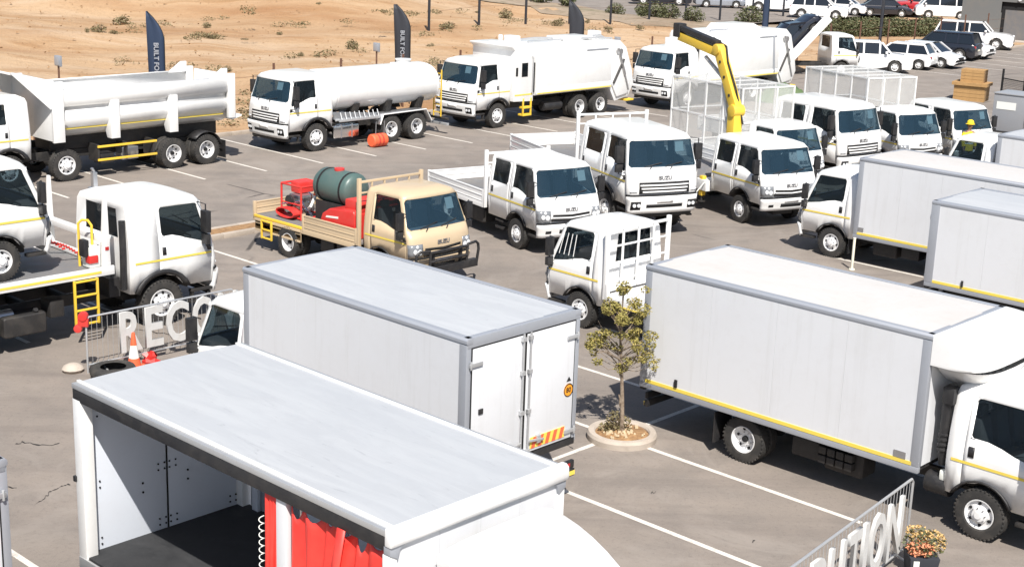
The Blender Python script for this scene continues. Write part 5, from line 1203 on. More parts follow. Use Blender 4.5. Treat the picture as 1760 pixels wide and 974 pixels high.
st_ = thing('ground_stone', 'pale round stone on the tarmac beside the loose tyre', 'stone', vu(-23.85, 13.42)); pm('stone_body', MB().lathe([(.0, 0), (.17, .0), (.21, .06), (.17, .12), (.08, .16), (0, .165)], axis='z', n=12), 'concrete', st_, smooth=60)
rp = vu(-23.62, 13.55, 1.02); rl = thing('warning_lamp', 'red plastic warning lamps hooked on the end post of the RECO barrier', 'lamp', rp); pm('lamp_body', MB().box(-.1, .1, -.05, .05, -.1, .06).cyl((0, -.07, .1), (0, .07, .1), .09, 14).cyl((-.1, -.06, -.14), (-.1, .06, -.14), .08, 14), 'red', rl, .02)
rp = vu(-23.34, 14.80); rl = thing('red_plastic_crate', 'crumpled red plastic bag on the ground behind the traffic cone', 'bag', rp); pm('bag_body', leafbag := MB().grid([[Vector((.15*r_*math.cos(2*math.pi*i/9), .12*r_*math.sin(2*math.pi*i/9), z))*(1+.25*math.sin(i*2.7+z*40)) for i in range(10)] for r_, z in ((.9, 0), (1.1, .05), (.8, .11), (.9, .16), (.35, .2), (.02, .21))]), 'red', rl, smooth=20)
rl.name = 'plastic_bag'
# flower pot
fp = gp(1580, 985); fp.z = 0
t = thing('flower_pot', 'dark square pot of orange and yellow flowers beside the letter barrier', 'plant', fp); pm('pot', MB().hexa([(-.17, -.17, 0), (.17, -.17, 0), (.17, .17, 0), (-.17, .17, 0), (-.21, -.21, .32), (.21, -.21, .32), (.21, .21, .32), (-.21, .21, .32)]), 'charcoal', t, .012); pm('pot_tag', MB().box(-.16, -.08, -.215, -.205, .2, .28), 'paper', t)
mat('petal_orange', (.66, .27, .14), .7); mat('petal_yellow', (.52, .34, .13), .7)
link('orange_flowers', leaf_cloud('orange_flowers', 'petal_orange', [((-.04, -.06, .42), (.2, .17, .12))], 420, .055, 3), t); link('yellow_flowers', leaf_cloud('yellow_flowers', 'petal_yellow', [((.16, .06, .48), (.2, .2, .15)), ((-.05, .15, .55), (.18, .15, .12))], 520, .055, 4), t); link('leaves', leaf_cloud('leaves', 'hedge', [((.03, .03, .46), (.3, .27, .2))], 420, .06, 9), t)
# steel bollard by the box truck, red hose drum by the tanker
t = thing('marker_post', 'thin pale steel post standing by the front of the box truck', 'post', vu(-18.33, 32.5)); pm('post_body', MB().cyl((0, 0, 0), (0, 0, .82), .035, 12).cyl((0, 0, .82), (0, 0, .85), .042, 12).cyl((0, 0, 0), (0, 0, .03), .08, 12), 'plate', t, .004)
t = thing('hose_drum', 'bright red hose drum hanging by the tanker rear wheels', 'drum', vu(-39.45, 34.85), R(-133)); pm('drum_body', MB().lathe([(0, -.34), (.2, -.34), (.24, -.3), (.24, .3), (.2, .34), (0, .34)], (0, 0, .245), 'x', 22), 'orange_red', t, .0); pm('drum_bands', MB().lathe([(.2405, -.12), (.245, -.1), (.245, -.08), (.2405, -.06)], (0, 0, .245), 'x', 22).lathe([(.2405, .06), (.245, .08), (.245, .1), (.2405, .12)], (0, 0, .245), 'x', 22), 'red', t); pm('drum_bracket', MB().tube([(-.2, .1, .48), (-.2, .12, .95)], .015, 6).tube([(.2, .1, .48), (.2, .12, .95)], .015, 6), 'steel', t)
# ---------------------------------------------------------------- back fence, flags, lights
def back_fence():
    t = thing('wire_fence', 'wire fence on thin dark posts along the edge of the sand', 'fence', vu(-46.2, 30), R(47))
    for i in range(-8, 21):
        x = -1.6+3.45*i; z0 = hterr(-46.2, 30+x); link('post', _post('fencepost', 2.42, .035, 'rust'), t, (x, 0, z0-.15))
    w_ = MB()
    for z in (.5, 1.15, 1.8): w_.tube([(-30+2*i, 0, z+hterr(-46.2, 2*i)) for i in range(51)], .007, 4)
    pm('fence_wire', w_, 'rust', t)
_pm = {}
def _post(k, h, r, m_):
    if (k, h) not in _pm: _pm[(k, h)] = MB().box(-r, r, -r, r, 0, h).mesh('post', m_, bev=.004)
    return _pm[(k, h)]
back_fence()
def flag(u, v, h, label, m_, word, lean=0., w_=.62, zlow=.5, yaw=-40):
    t = thing('feather_flag', label, 'flag', vu(v, u, hterr(v, u)), R(yaw)); rt = [];  n = 16
    edge = []; free = []
    for i in range(n+1):
        f = i/n; z = zlow+(h-zlow)*f; xe = .34 if f < .72 else .34-.62*((f-.72)/.28)**1.9; edge.append((xe, 0, z)); free.append((min(xe-.02, -.30-lean*f), .05*math.sin(f*5), z-.0))
    pole = [(.34, 0, -.1), (.34, 0, zlow)]+edge; pm('flag_pole', MB().tube(pole, .018, 6), 'gap', t)
    c = MB().grid([[Vector(a)*(1-s)+Vector(b_)*s+Vector((0, .04*math.sin(s*6.2+a[2]), 0)) for s in (0, .25, .5, .75, 1)] for a, b_ in zip(edge, free)]); cl = pm('flag_cloth', c, m_, t, smooth=80, mods=solid(.006, 0)); 
    if word: 
        o = link('flag_lettering', text_mesh(word, .25, .004, 'alu', bold=.006), t, (.04-lean*.4, -.075, zlow+(h-zlow)*.55), (R(90), R(90), 0))
    return t
flag(30.3, -46.8, 4.35, 'navy blue feather flag with pale upright lettering behind the tipper truck', 'navy', 'BUILT FOR', 0, yaw=0)
flag(42.7, -46.8, 4.25, 'charcoal feather flag with pale upright lettering behind the tanker', 'charcoal', 'BUILT FOR', .10, yaw=-5)
flag(54.2, -46.8, 4.05, 'small dark feather flag above the refuse compactor with crew module', 'charcoal', '', .12, yaw=-5)
flag(80.5, -53.4, 6.0, 'tall blue feather flag seen above the rear refuse truck roof', 'navy', '', 0, yaw=0).scale.x = .62
flag(83.7, -46.8, 5.2, 'narrow dark feather flag by the row of parked white cars', 'charcoal', '', 0, yaw=0).scale.x = .3
def floodlight(u, h, label):
    t = thing('flood_light', label, 'light', vu(-46.5, u, hterr(-46.5, u)), R(-40)); pm('light_pole', MB().cyl((0, 0, -.1), (0, 0, h-.3), .035, 8), 'rust', t); pm('light_head', MB().box(-.16, .16, -.05, .05, h-.36, h).box(-.13, .13, -.08, -.05, h-.33, h-.03).bar((0, 0, h-.4), (.22, 0, h-.36), .02, .02), 'alu', t, .01)
floodlight(26.15, 3.0, 'small flood light on a pole behind the tipper truck bin'); floodlight(40.95, 2.75, 'small flood light on a pole behind the tanker tank'); floodlight(57.0, 2.3, 'small flood light on a pole between the two refuse trucks')
def far_fence():
    t = thing('tall_fence', 'tall dark post fence along the bushes at the back of the sand', 'fence', vu(-66, 80), R(47))
    for i in range(-4, 9): x = i*4.4; link('post', _post('tall', 3.6, .06, 'charcoal'), t, (x, 0, hterr(-66, 80+x)-.2))
    w_ = MB()
    for z in (1.2, 2.4): w_.tube([(-17+4*i, 0, z+hterr(-66, 63+4*i)) for i in range(13)], .008, 4)
    pm('fence_wire', w_, 'rust', t)
far_fence()
# ---------------------------------------------------------------- shrubs on the sand
def shrubs():
    rnd = random.Random(21); ms = [leaf_cloud('foliage', 'drybush', [((0, 0, .16), (.5, .4, .2)), ((.25, .1, .26), (.24, .2, .22)), ((-.3, 0, .12), (.25, .25, .16))], 260, .12, s) for s in (1, 2, 3)]
    stem = MB()
    for i in range(9): a = i*.7; stem.tube([(0, 0, -.08), (.15*math.cos(a), .15*math.sin(a), .2), (.3*math.cos(a), .28*math.sin(a), .42)], [.012, .008, .004], 4)
    sm = stem.mesh('stems', 'bark')
    spots = [(210, 42), (258, 40), (150, 55), (345, 62), (362, 66), (385, 64), (232, 50), (420, 70), (352, 115), (318, 67), (355, 48), (360, 90), (517, 97), (490, 103), (545, 98), (605, 84), (560, 65), (575, 64), (468, 30), (548, 8), (660, 22), (680, 25), (770, 49), (750, 50), (820, 22), (870, 32), (920, 42), (958, 45), (890, 36), (990, 28), (805, 85), (790, 82), (740, 83), (1060, 55), (1045, 52), (1100, 50), (1130, 60), (60, 68), (110, 70), (195, 58), (170, 55), (40, 110), (390, 123), (620, 108), (700, 66), (1010, 40), (838, 60), (275, 66), (640, 40), (520, 42), (480, 60), (455, 85), (850, 78)]
    for i, (x, y) in enumerate(spots):
        p = gp(x, y, .8); v, u = p.dot(V), p.dot(U)
        for _ in range(3): p = gp(x, y, hterr(v, u)); v, u = p.dot(V), p.dot(U)
        if v > -45.5 or u > 84 or i % 5 in (1, 3): continue
        t = thing('dry_shrub', 'low dry brown shrub growing on the open sand', 'shrub', p, rnd.uniform(0, 6.28), 'dry shrubs scattered over the sand'); s = rnd.choice((.28, .35, .45, .6, .8, 1.15))*(1.15 if y < 60 else .85); t.scale = (s, s, s*rnd.uniform(.7, 1.3)); link('foliage', ms[i % 3], t); link('stems', sm, t)
    # pebbles and clods nobody could count
    b = MB(); 
    for i in range(2600):
        v, u = -46-rnd.random()**1.4*60, rnd.uniform(10, 82); s = rnd.uniform(.03, .11)*(1+(-46-v)*.01); c = vu(v, u, hterr(v, u)+s*.2); r3 = [c+Vector((rnd.uniform(-1, 1), rnd.uniform(-1, 1), rnd.uniform(0, .9)))*s for _ in range(4)]
        vv = [b.bm.verts.new(q) for q in r3]
        for f in ((0, 1, 2), (0, 3, 1), (1, 3, 2), (0, 2, 3)): b.bm.faces.new([vv[k] for k in f])
    o = link('clods', b.mesh('clods', 'soil')); tag(o, 'scattered clods and pebbles over the sandy ground', 'pebbles', kind='stuff')
    big = [leaf_cloud('foliage', 'hedge', [((0, 0, .7), (.9, .8, .7)), ((.6, .2, .5), (.6, .6, .5)), ((-.6, 0, .5), (.6, .6, .5))], 900, .2, s) for s in (11, 12)]
    tk = MB()
    for i in range(6): a = i*1.05; tk.tube([(0, 0, -.1), (.2*math.cos(a), .2*math.sin(a), .4), (.5*math.cos(a), .5*math.sin(a), .9)], [.05, .035, .015], 6)
    tm = tk.mesh('stems', 'bark')
    for i, (x, y) in enumerate([(1058, 22), (1105, 28), (1125, 32), (930, 14), (900, 12), (1150, 36), (975, 16), (1290, 34), (850, 8), (1190, 40)]):
        p = gp(x, y, .5); p.z = hterr(p.dot(V), p.dot(U)); t = thing('green_bush', 'dark green bush in the strip below the far road', 'bush', p, i*1.3, 'bushes below the far road'); s = (.7+.12*(i % 4)); t.scale = (s, s, s); link('foliage', big[i % 2], t); link('stems', tm, t)
    # hedge in front of the upper car park
    a, b_ = gp(1425, 62), gp(1600, 62); n = 16; cs = [((a+(b_-a)*i/n)+Vector((rnd.uniform(-.4, .4), rnd.uniform(-.6, .6), .5)), (1.3, .9, .65+.35*rnd.random())) for i in range(n+1)]
    t = thing('hedge', 'long clipped green hedge below the upper car park', 'hedge', a); link('foliage', leaf_cloud('foliage', 'hedge', [(c-a, r) for c, r in cs], 15000, .17, 31), t)
    sm_ = MB()
    for c, r in cs: sm_.tube([c-a-Vector((0, 0, 1.2)), c-a], [.07, .03], 6)
    pm('stems', sm_, 'bark', t)
shrubs()
def scrub_strip():
    rows = []
    for i in range(46):
        v = -57-1.9*i; u0 = 82-max(0, -70-v)*.22+1.2*math.sin(v*.4)+.8*math.sin(v*1.3); rows.append([vu(v, u0+(104-u0)*j/16, hterr(v, u0+(104-u0)*j/16)+.05) for j in range(17)])
    struct('scrub_ground', MB().grid(rows).mesh('scrub_ground', 'scrub', smooth=80, keep_n=True))
scrub_strip()
def weeds():
    rnd = random.Random(77); lines_ = [[(0, 70), (120, 67), (180, 61), (250, 50), (300, 40), (430, 27)], [(380, 68), (350, 64), (330, 66)], [(440, 44), (520, 46), (600, 40)], [(640, 20), (700, 26), (800, 22)], [(480, 100), (560, 96), (640, 88)], [(760, 84), (830, 80), (900, 72)], [(150, 105), (300, 118), (380, 124)], [(700, 64), (800, 55), (900, 40)], [(870, 36), (960, 42), (1060, 58)], [(400, 220), (420, 200), (428, 160)], [(740, 130), (752, 100)], [(1080, 110), (1090, 90)]]; cs = []
    for L in lines_:
        for (x0, y0), (x1, y1) in zip(L, L[1:]):
            for _ in range(9):
                f = rnd.random(); x, y = x0+(x1-x0)*f+rnd.gauss(0, 5), y0+(y1-y0)*f+rnd.gauss(0, 2.2); p = gp(x, y, .8); v, u = p.dot(V), p.dot(U)
                for _ in range(3): p = gp(x, y, hterr(v, u)); v, u = p.dot(V), p.dot(U)
                if v < -45.2 and u < 86: s_ = rnd.choice((.08, .12, .2, .34)); cs.append((p+Vector((0, 0, s_*.3)), (s_*1.5, s_*1.2, s_*.55)))
    o = link('dry_weeds', leaf_cloud('dry_weeds', 'drybush', cs, 5200, .12, 41)); tag(o, 'thin lines of dry weeds along the sand banks', 'weeds', kind='stuff')
weeds()
# dark tarpaulin on the mound
p = gp(581, 16, 1.0); p.z = hterr(p.dot(V), p.dot(U)); t = thing('dark_tarpaulin', 'dark tarpaulin draped over the sand mound', 'tarpaulin', p+Vector((0, 0, .35)))
pm('tarpaulin_sheet', MB().grid([[(-1.5+.3*i, -.9+.36*j, .28*abs(math.sin(i*.62))+.12*math.sin(j*1.7+i)+.1*j-.2) for i in range(11)] for j in range(6)]), 'charcoal', t, smooth=80, mods=solid(.02, 0))
# ---------------------------------------------------------------- cars
CARS = {'sedan': dict(L=4.4, hw=.87, h=1.45, belt=.93, hood=.80, gx=(-1.75, -1.05, .55, 1.25), wb=2.6, r=.31, deckz=.95),
        'hatch': dict(L=3.9, hw=.85, h=1.5, belt=.95, hood=.85, gx=(-1.78, -1.45, .5, 1.15), wb=2.5, r=.30, deckz=.95),
        'suv': dict(L=4.6, hw=.93, h=1.72, belt=1.08, hood=1.02, gx=(-2.2, -1.95, .5, 1.15), wb=2.7, r=.37, deckz=1.08),
        'wagon': dict(L=4.8, hw=.92, h=1.75, belt=1.08, hood=1.02, gx=(-2.3, -2.1, .6, 1.2), wb=2.8, r=.36, deckz=1.08),
        'pickup': dict(L=5.3, hw=.93, h=1.8, belt=1.14, hood=1.08, gx=(-2.5, -2.2, .55, 1.15), wb=3.1, r=.39, deckz=1.14),
        'van': dict(L=4.7, hw=.88, h=1.95, belt=1.12, hood=1.0, gx=(-2.25, -2.18, 1.3, 1.95), wb=2.6, r=.33, deckz=1.12)}
_car = {}
def car_mesh(kind, paint):
    k = (kind, paint)
    if k in _car: return _car[k]
    c = CARS[kind]; L, hw, r = c['L'], c['hw'], c['r']; xf, xr = L/2, -L/2; ax = (c['wb']/2, -c['wb']/2); Ra = r+.06
    xs = sorted({round(x, 3) for x in [xr, xr+.1, xr+.3, c['gx'][0], c['gx'][3], xf-.35, xf-.12, xf, 0, -.5, .4]+[a+Ra*q for a in ax for q in (-1, -.86, -.5, 0, .5, .86, 1)]})
    def z0(x):
        for a in ax:
            if abs(x-a) < Ra: return max(.24, r+math.sqrt(Ra*Ra-(x-a)**2))
        return .24
    def zt(x):
        g = c['gx']
        if x >= g[3]: f = (x-g[3])/(xf-g[3]); return c['belt']-(c['belt']-c['hood'])*min(1, f*2)-.22*max(0, f-.55)**2/.2
        if x <= g[0]: f = (g[0]-x)/max(.01, g[0]-xr); return c['deckz']-.12*f*f
        return c['belt']
    def tap(x): f = abs(x)/(L/2); return 1-.16*max(0, f-.72)**2/.08*.45
    b = MB(); rows = []
    for x in xs:
        h = hw*tap(x); t_ = zt(x); a = z0(x); endk = .0 if abs(x) < L/2-.01 else .12
        half = [(h*.96, max(a, .24+endk)), (h, max(a+.01, .55)), (h*.995, max(a+.02, t_-.16)), (h*.93, t_-.03), (h*.8, t_), (h*.4, t_+.02)]
        rows.append([(x, -y, z) for y, z in half]+[(x, 0, t_+.025)]+[(x, y, z) for y, z in half[::-1]])
    b.grid(rows); b.face(rows[0]); b.face(rows[-1]); body = b.mesh('car_body', paint, smooth=45)
    g = c['gx']; top = c['h']; parts = [('car_body', body)]
    # greenhouse
    bx = [g[0], g[0]+(g[1]-g[0])*.0, ]; bw, tw = hw*.93, hw*.76
    pill = {'sedan': (-.42, .5), 'hatch': (-.5, .5), 'suv': (-1.15, -.35, .5), 'wagon': (-1.25, -.4, .5), 'pickup': (-1.12, -.3, .5), 'van': (-.9, .45)}[kind]
    stb = [g[0], *[x for x in pill if g[0] < x < g[2]-.05], g[3]]; stt = [g[1], *[x for x in pill if g[0] < x < g[2]-.05], g[2]]; zb = c['belt']+.01; zr = top-.06
    roof = MB(); rr = [[(x, -tw, zr) for x in (g[1], (g[1]+g[2])/2, g[2])], [(x*1.0, -tw*.8, top-.01) for x in (g[1]+.04, (g[1]+g[2])/2, g[2]-.06)], [(x, 0, top+.02) for x in (g[1]+.06, (g[1]+g[2])/2, g[2]-.08)], [(x, tw*.8, top-.01) for x in (g[1]+.04, (g[1]+g[2])/2, g[2]-.06)], [(x, tw, zr) for x in (g[1], (g[1]+g[2])/2, g[2])]]; roof.grid(rr)
    for sg in (-1, 1):
        for xb, xt in zip(stb, stt): roof.bar((xb, sg*(bw-.01), zb-.03), (xt, sg*(tw-.005), zr+.02), .10, .05, (0, 1, 0))
        roof.bar((g[1], sg*tw, zr+.01), (g[2], sg*tw, zr+.01), .05, .06)
    parts.append(('car_roof', roof.mesh('car_roof', paint, smooth=50)))
    for sg in (-1, 1):
        for i in range(len(stb)-1):
            m_ = MB().face and MB(); m_.face([(stb[i]+.02, sg*(bw-.015), zb-.02), (stb[i+1]-.02, sg*(bw-.015), zb-.02), (stt[i+1]-.02, sg*(tw-.01), zr), (stt[i]+.02, sg*(tw-.01), zr)]); parts.append(('side_window', m_.mesh('side_window', 'car_glass')))
    for nm, xb, xt in (('windscreen', g[3], g[2]), ('rear_window', g[0], g[1])):
        q = MB(); q.face([(xb, -bw+.03, zb-.02), (xb, bw-.03, zb-.02), (xt, tw-.02, zr+.01), (xt, -tw+.02, zr+.01)]); parts.append((nm, q.mesh(nm, 'car_glass')))
    inn = MB().box(g[0]+.2, g[3]-.3, -bw+.06, bw-.06, .5, zb-.03); parts.append(('interior', inn.mesh('interior', 'cabin')))
    for sg in (-1, 1):
        parts.append(('headlight', MB().box(xf-.2, xf-.03, sg*hw*.52, sg*hw*.84, c['hood']-.26, c['hood']-.12).mesh('headlight', 'lamp', bev=.03))); parts.append(('tail_lamp', MB().box(xr-.0, xr+.12, sg*hw*.7, sg*hw*.92, c['deckz']-.32, c['deckz']-.12).mesh('tail_lamp', 'redlamp', bev=.02))); parts.append(('wing_mirror', MB().box(g[3]-.42, g[3]-.26, sg*(hw+.02), sg*(hw+.18), c['belt']+.02, c['belt']+.16).mesh('wing_mirror', paint, bev=.03)))
    parts.append(('grille', MB().box(xf-.06, xf+.012, -hw*.42, hw*.42, .52, .68).mesh('grille', 'gap', bev=.01))); parts.append(('lower_intake', MB().box(xf-.06, xf+.014, -hw*.6, hw*.6, .3, .4).mesh('lower_intake', 'gap', bev=.01))); parts.append(('rear_plate', MB().box(xr-.012, xr+.03, -.25, .25, .62, .73).mesh('rear_plate', 'plate'))); parts.append(('under_tray', MB().box(xr+.2, xf-.2, -hw+.12, hw-.12, .2, .5).mesh('under_tray', 'chassis')))
    _car[k] = parts; return parts
def car(kind, paint, px, py, hd, label, z=0., name='parked_car', at=None):
    p = at if at is not None else gp(px, py, z); t = thing(name, label, 'car', Vector((p.x, p.y, z)), R(hd), 'parked cars'); c = CARS[kind]; first = None
    for i, (nm, me) in enumerate(car_mesh(kind, paint)): link(nm, me, t)
    for x in (c['wb']/2, -c['wb']/2):
        for sg in (-1, 1): add_wheel(t, x, sg*(c['hw']-.10), c['r'], .2, 'front')
    return t
car('wagon', 'whitecar', 1490, 122, -5, 'white station wagon with dark windows beside the tilted deck truck')
car('hatch', 'whitecar', 1548, 116, 150, 'white hatchback seen from behind, next to the white station wagon')
car('sedan', 'whitecar', 1590, 113, -38, 'white sedan with its nose out, beside the dark estate car')
car('suv', 'darkcar', 1618, 100, 148, 'dark blue estate car parked tail out')
car('hatch', 'whitecar', 1652, 98, -38, 'small white hatchback between the dark estate and the canopy pickup')
car('pickup', 'whitecar', 1672, 82, -22, 'white double cab pickup with canopy in front of the grey building')
zr_ = .34
car('suv', 'whitecar', 1407, 32, -15, 'white sport utility vehicle on the upper car park by the hedge', zr_)
car('pickup', 'whitecar', 1335, 20, -10, 'white pickup on the far road beside the blue flag', zr_)
car('sedan', 'whitecar', 1446, 25, -25, 'white sedan on the upper car park before the pale palisade', zr_)
car('sedan', 'darkcar', 1520, 28, -8, 'low dark sedan on the upper car park behind the hedge', zr_)
car('suv', 'redcar', 1580, 24, 170, 'red sport utility vehicle on the upper car park', zr_)
car('van', 'whitecar', 1620, 32, 172, 'white panel van next to the red vehicle', zr_)
car('sedan', 'silvercar', 1236, 13, 3, 'silver sedan on the far road', zr_)
car('pickup', 'darkcar', 1135, 8, 178, 'dark vehicle with white load bed on the far road', zr_)
# tilted rollback with a black car
def tilt_truck():
    p = gp(1432, 128); t = truck('tilt_deck_truck', 'small white truck with steeply tilted load deck beyond the refuse truck', (p.x, p.y), 12); ax = [-3.2]; ch, z0, z1 = add_chassis(t, 'N', -4.2, ax); add_cab(t, 'N', False); add_truck_wheels(t, 'N', ax)
    a = Vector((-3.0, 0, .75)); b_ = Vector((-.85, 0, 3.1)); d = (b_-a).normalized(); n = Vector((-d.z, 0, d.x)); q = MB(); o_ = pm('tilted_deck', MB().bar(a, b_, 2.1, .10, n), 'white', t, .01)
    for sg in (-1, 1): pm('deck_side', MB().bar(a+Vector((0, sg*1.06, 0))+n*.2, b_+Vector((0, sg*1.06, 0))+n*.2, .05, .5, n), 'white', o_, .01)
    pm('tilt_ram', MB().cyl((-2.4, 0, .8), (-1.6, 0, 2.6), .08, 10), 'chassis', o_)
    c = car('hatch', 'darkcar', 0, 0, 0, 'black hatchback standing on the tilted load deck', at=Vector((0, 0, 0))); c.rotation_mode = 'XYZ'; c.location = t.matrix_basis @ (a+(b_-a)*.30+n*-.05); c.rotation_euler = (0, -math.atan2(d.z, d.x), R(12))
    del c['group']
bpy.context.view_layer.update(); tilt_truck()
# green tarpaulin heap behind the cage
p = gp(1345, 175); p.z = 0; t = thing('green_tarpaulin', 'green folded tarpaulin heap behind the mesh cage', 'tarpaulin', p); mat('greentarp', (.07, .13, .045), .7, dirt=.3)
pm('tarpaulin_heap', MB().grid([[(-1.4+.28*i, -.7+.28*j, max(0, .9*(1-(abs(i-5)/5)**2)*(1-(abs(j-2.5)/2.5)**2)+.08*math.sin(i*2.1+j*1.7))) for i in range(11)] for j in range(6)]), 'greentarp', t, smooth=60)
# ---------------------------------------------------------------- building, palisade, crates, gate, generator, person
def building():
    a = gp(1648, 62); a.z = 0; t = thing('grey_building', 'low grey plastered building with dark doorway and pale roof edge', 'building', a, R(-38)); H = 4.2
    wl = MB(); op = [(3.0, 5.6, 0, 2.75), (7.6, 8.5, 0, 2.2), (9.4, 10.6, 1.0, 2.3)]; xs = sorted({0, 16}|{x for o in op for x in o[:2]})
    for x0, x1 in zip(xs, xs[1:]):
        o = [q for q in op if q[0] <= x0 and q[1] >= x1]
        if o:
            if o[0][2] > 0: wl.box(x0, x1, 0, .25, 0, o[0][2])
            wl.box(x0, x1, 0, .25, o[0][3], H)
        else: wl.box(x0, x1, 0, .25, -.3, H)
    wl.box(0, .25, .25, 12, -.3, H); wl.box(15.75, 16, .25, 12, -.3, H); wl.box(0, 16, 11.75, 12, -.3, H); w_ = pm('wall', wl, 'wallgrey', t)
    pm('roof', MB().box(-.2, 16.2, -.2, 12.2, H, H+.28), 'cream_roof', t, .02); pm('gutter', MB().box(-.22, 16.22, -.3, -.2, H-.08, H+.06), 'charcoal', t, .02)
    pm('door', MB().box(3.0, 5.6, .18, .22, 2.2, 2.75).box(3.0, 3.25, .14, .2, 0, 2.2).box(5.35, 5.6, .14, .2, 0, 2.2), 'gap', t); pm('roller_door', MB().box(3.25, 5.35, .2, .24, 0, 2.2), 'deckgrey', t); pm('door', MB().box(7.62, 8.48, .12, .18, 0, 2.18), 'panelgrey', t, .01); wn = pm('window', MB().box(9.4, 10.6, .1, .14, 1.0, 2.3), 'glass_dark', t)
    b = MB()
    for i in range(7): b.box(9.4+.2*i-.02, 9.4+.2*i+.02, -.02, .02, 1.0, 2.3)
    pm('burglar_bars', b, 'gap', wn)
    for x, z in ((4.2, 3.5), (4.3, 2.95), (7.2, 3.0)): pm('wall_lamp', MB().lathe([(0, -.1), (.1, -.08), (.13, 0), (0, .02)], (x, -.02, z), 'y', 12), 'lamp', t)
    pm('foundation_strip', MB().box(-.2, 16, -1.4, 0, -.2, .06), 'concrete', t)
building()
def palisade():
    a, b_ = gp(1455, -14, 0), gp(1640, -14, 0); a = gp(1455, 2, .3); b_ = gp(1650, 0, .3); d = b_-a; t = thing('palisade_fence', 'pale timber palisade fence behind the upper car park', 'fence', Vector((a.x, a.y, .3)), math.atan2(d.y, d.x)); L = d.length; m_ = MB().prism([(-.09, 0), (.09, 0), (.09, 2.7), (0, 2.85), (-.09, 2.7)], -.02, .02).mesh('pale', 'palisade')
    n = int(L/.34)
    for i in range(n): link('pale', m_, t, (i*.34, 0, -.4))
    pm('rail', MB().box(0, L, .02, .07, .4, .5).box(0, L, .02, .07, 1.7, 1.8), 'palisade', t)
palisade()
def crates():
    p = gp(1668, 172); p.z = 0
    for k, (w_, d_, h, z, lab, dx) in enumerate(((1.5, 1.1, .75, 0, 'brown timber crate at the bottom of the stack by the crew cab truck', 0), (1.7, 1.3, .16, .75, 'wide flat timber pallet lying on the bottom crate', 0), (1.1, .9, .62, .91, 'smaller brown timber crate on top of the pallet', .05))):
        t = thing('wooden_crate' if h > .3 else 'wooden_pallet', lab, 'crate' if h > .3 else 'pallet', p+Vector((dx, 0, z)), R(-30)); n = 4 if h > .3 else 1
        for i in range(n):
            hh = h/n; b = MB().box(-w_/2, w_/2, -d_/2, -d_/2+.03, 0, hh-.012).box(-w_/2, w_/2, d_/2-.03, d_/2, 0, hh-.012).box(-w_/2, -w_/2+.03, -d_/2+.03, d_/2-.03, 0, hh-.012).box(w_/2-.03, w_/2, -d_/2+.03, d_/2-.03, 0, hh-.012); link('plank', b.mesh('plank', 'wood'), t, (0, 0, i*hh))
        for i in range(6): a = -d_/2+d_*i/6; link('top_plank', MB().box(-w_/2, w_/2, a+.005, a+d_/6-.005, h-.03, h-.004).mesh('top_plank', 'wood'), t)
crates()
def gate():
    a = gp(1714, 214); b_ = gp(1790, 232); a.z = b_.z = 0; d = b_-a; t = thing('steel_mesh_gate', 'black steel mesh gate panel with tall post near the grey generator', 'gate', a, math.atan2(d.y, d.x)); L = d.length
    f = MB()
    for x in (0, L*.5, L): f.box(x-.035, x+.035, -.035, .035, 0, 2.45)
    for z in (1.0, 2.05): f.box(0, L, -.02, .02, z-.02, z+.02)
    pm('gate_frame', f, 'gap', t); m_ = MB(); n = int(L/.06)
    for i in range(n): m_.box(i*.06, i*.06+.008, -.004, .004, 1.0, 2.05)
    for i in range(15): m_.box(0, L, -.004, .004, 1.05+i*.07, 1.058+i*.07)
    tag(pm('gate_mesh', m_, 'gap', t), None, kind='stuff'); pm('gate_latch', MB().box(-.07, .06, -.06, .06, .45, .8), 'gap', t, .01)
gate()
def generator():
    p = gp(1735, 228, .5); p.z = 0; t = thing('grey_generator', 'grey box shaped generator with white label on a black skid', 'generator', p+Vector((.9, .6, 0)), R(-40)); pm('skid', MB().box(-1.3, 1.3, -.75, .75, 0, .45), 'chassis', t, .02); mat('gengrey', (.30, .31, .33), .5, dirt=.2)
    pm('canopy', MB().prism([(-1.25, .46), (1.25, .46), (1.25, 1.75), (1.05, 1.95), (-1.25, 1.95)], -.7, .7), 'gengrey', t, .03); pm('canopy_lid', MB().box(-1.28, 1.1, -.73, .73, 1.952, 2.0), 'galv', t, .01); pm('label_plate', MB().box(-1.1, -.3, -.712, -.703, 1.35, 1.65), 'paper', t); pm('handle', MB().box(.3, .42, -.73, -.70, 1.0, 1.1), 'black', t, .01); pm('exhaust', MB().cyl((.8, .2, 1.95), (.8, .2, 2.3), .07, 10), 'steel', t)
    pm('door_seam', MB().box(.1, .115, -.706, -.70, .5, 1.7), 'gap', t)
generator()
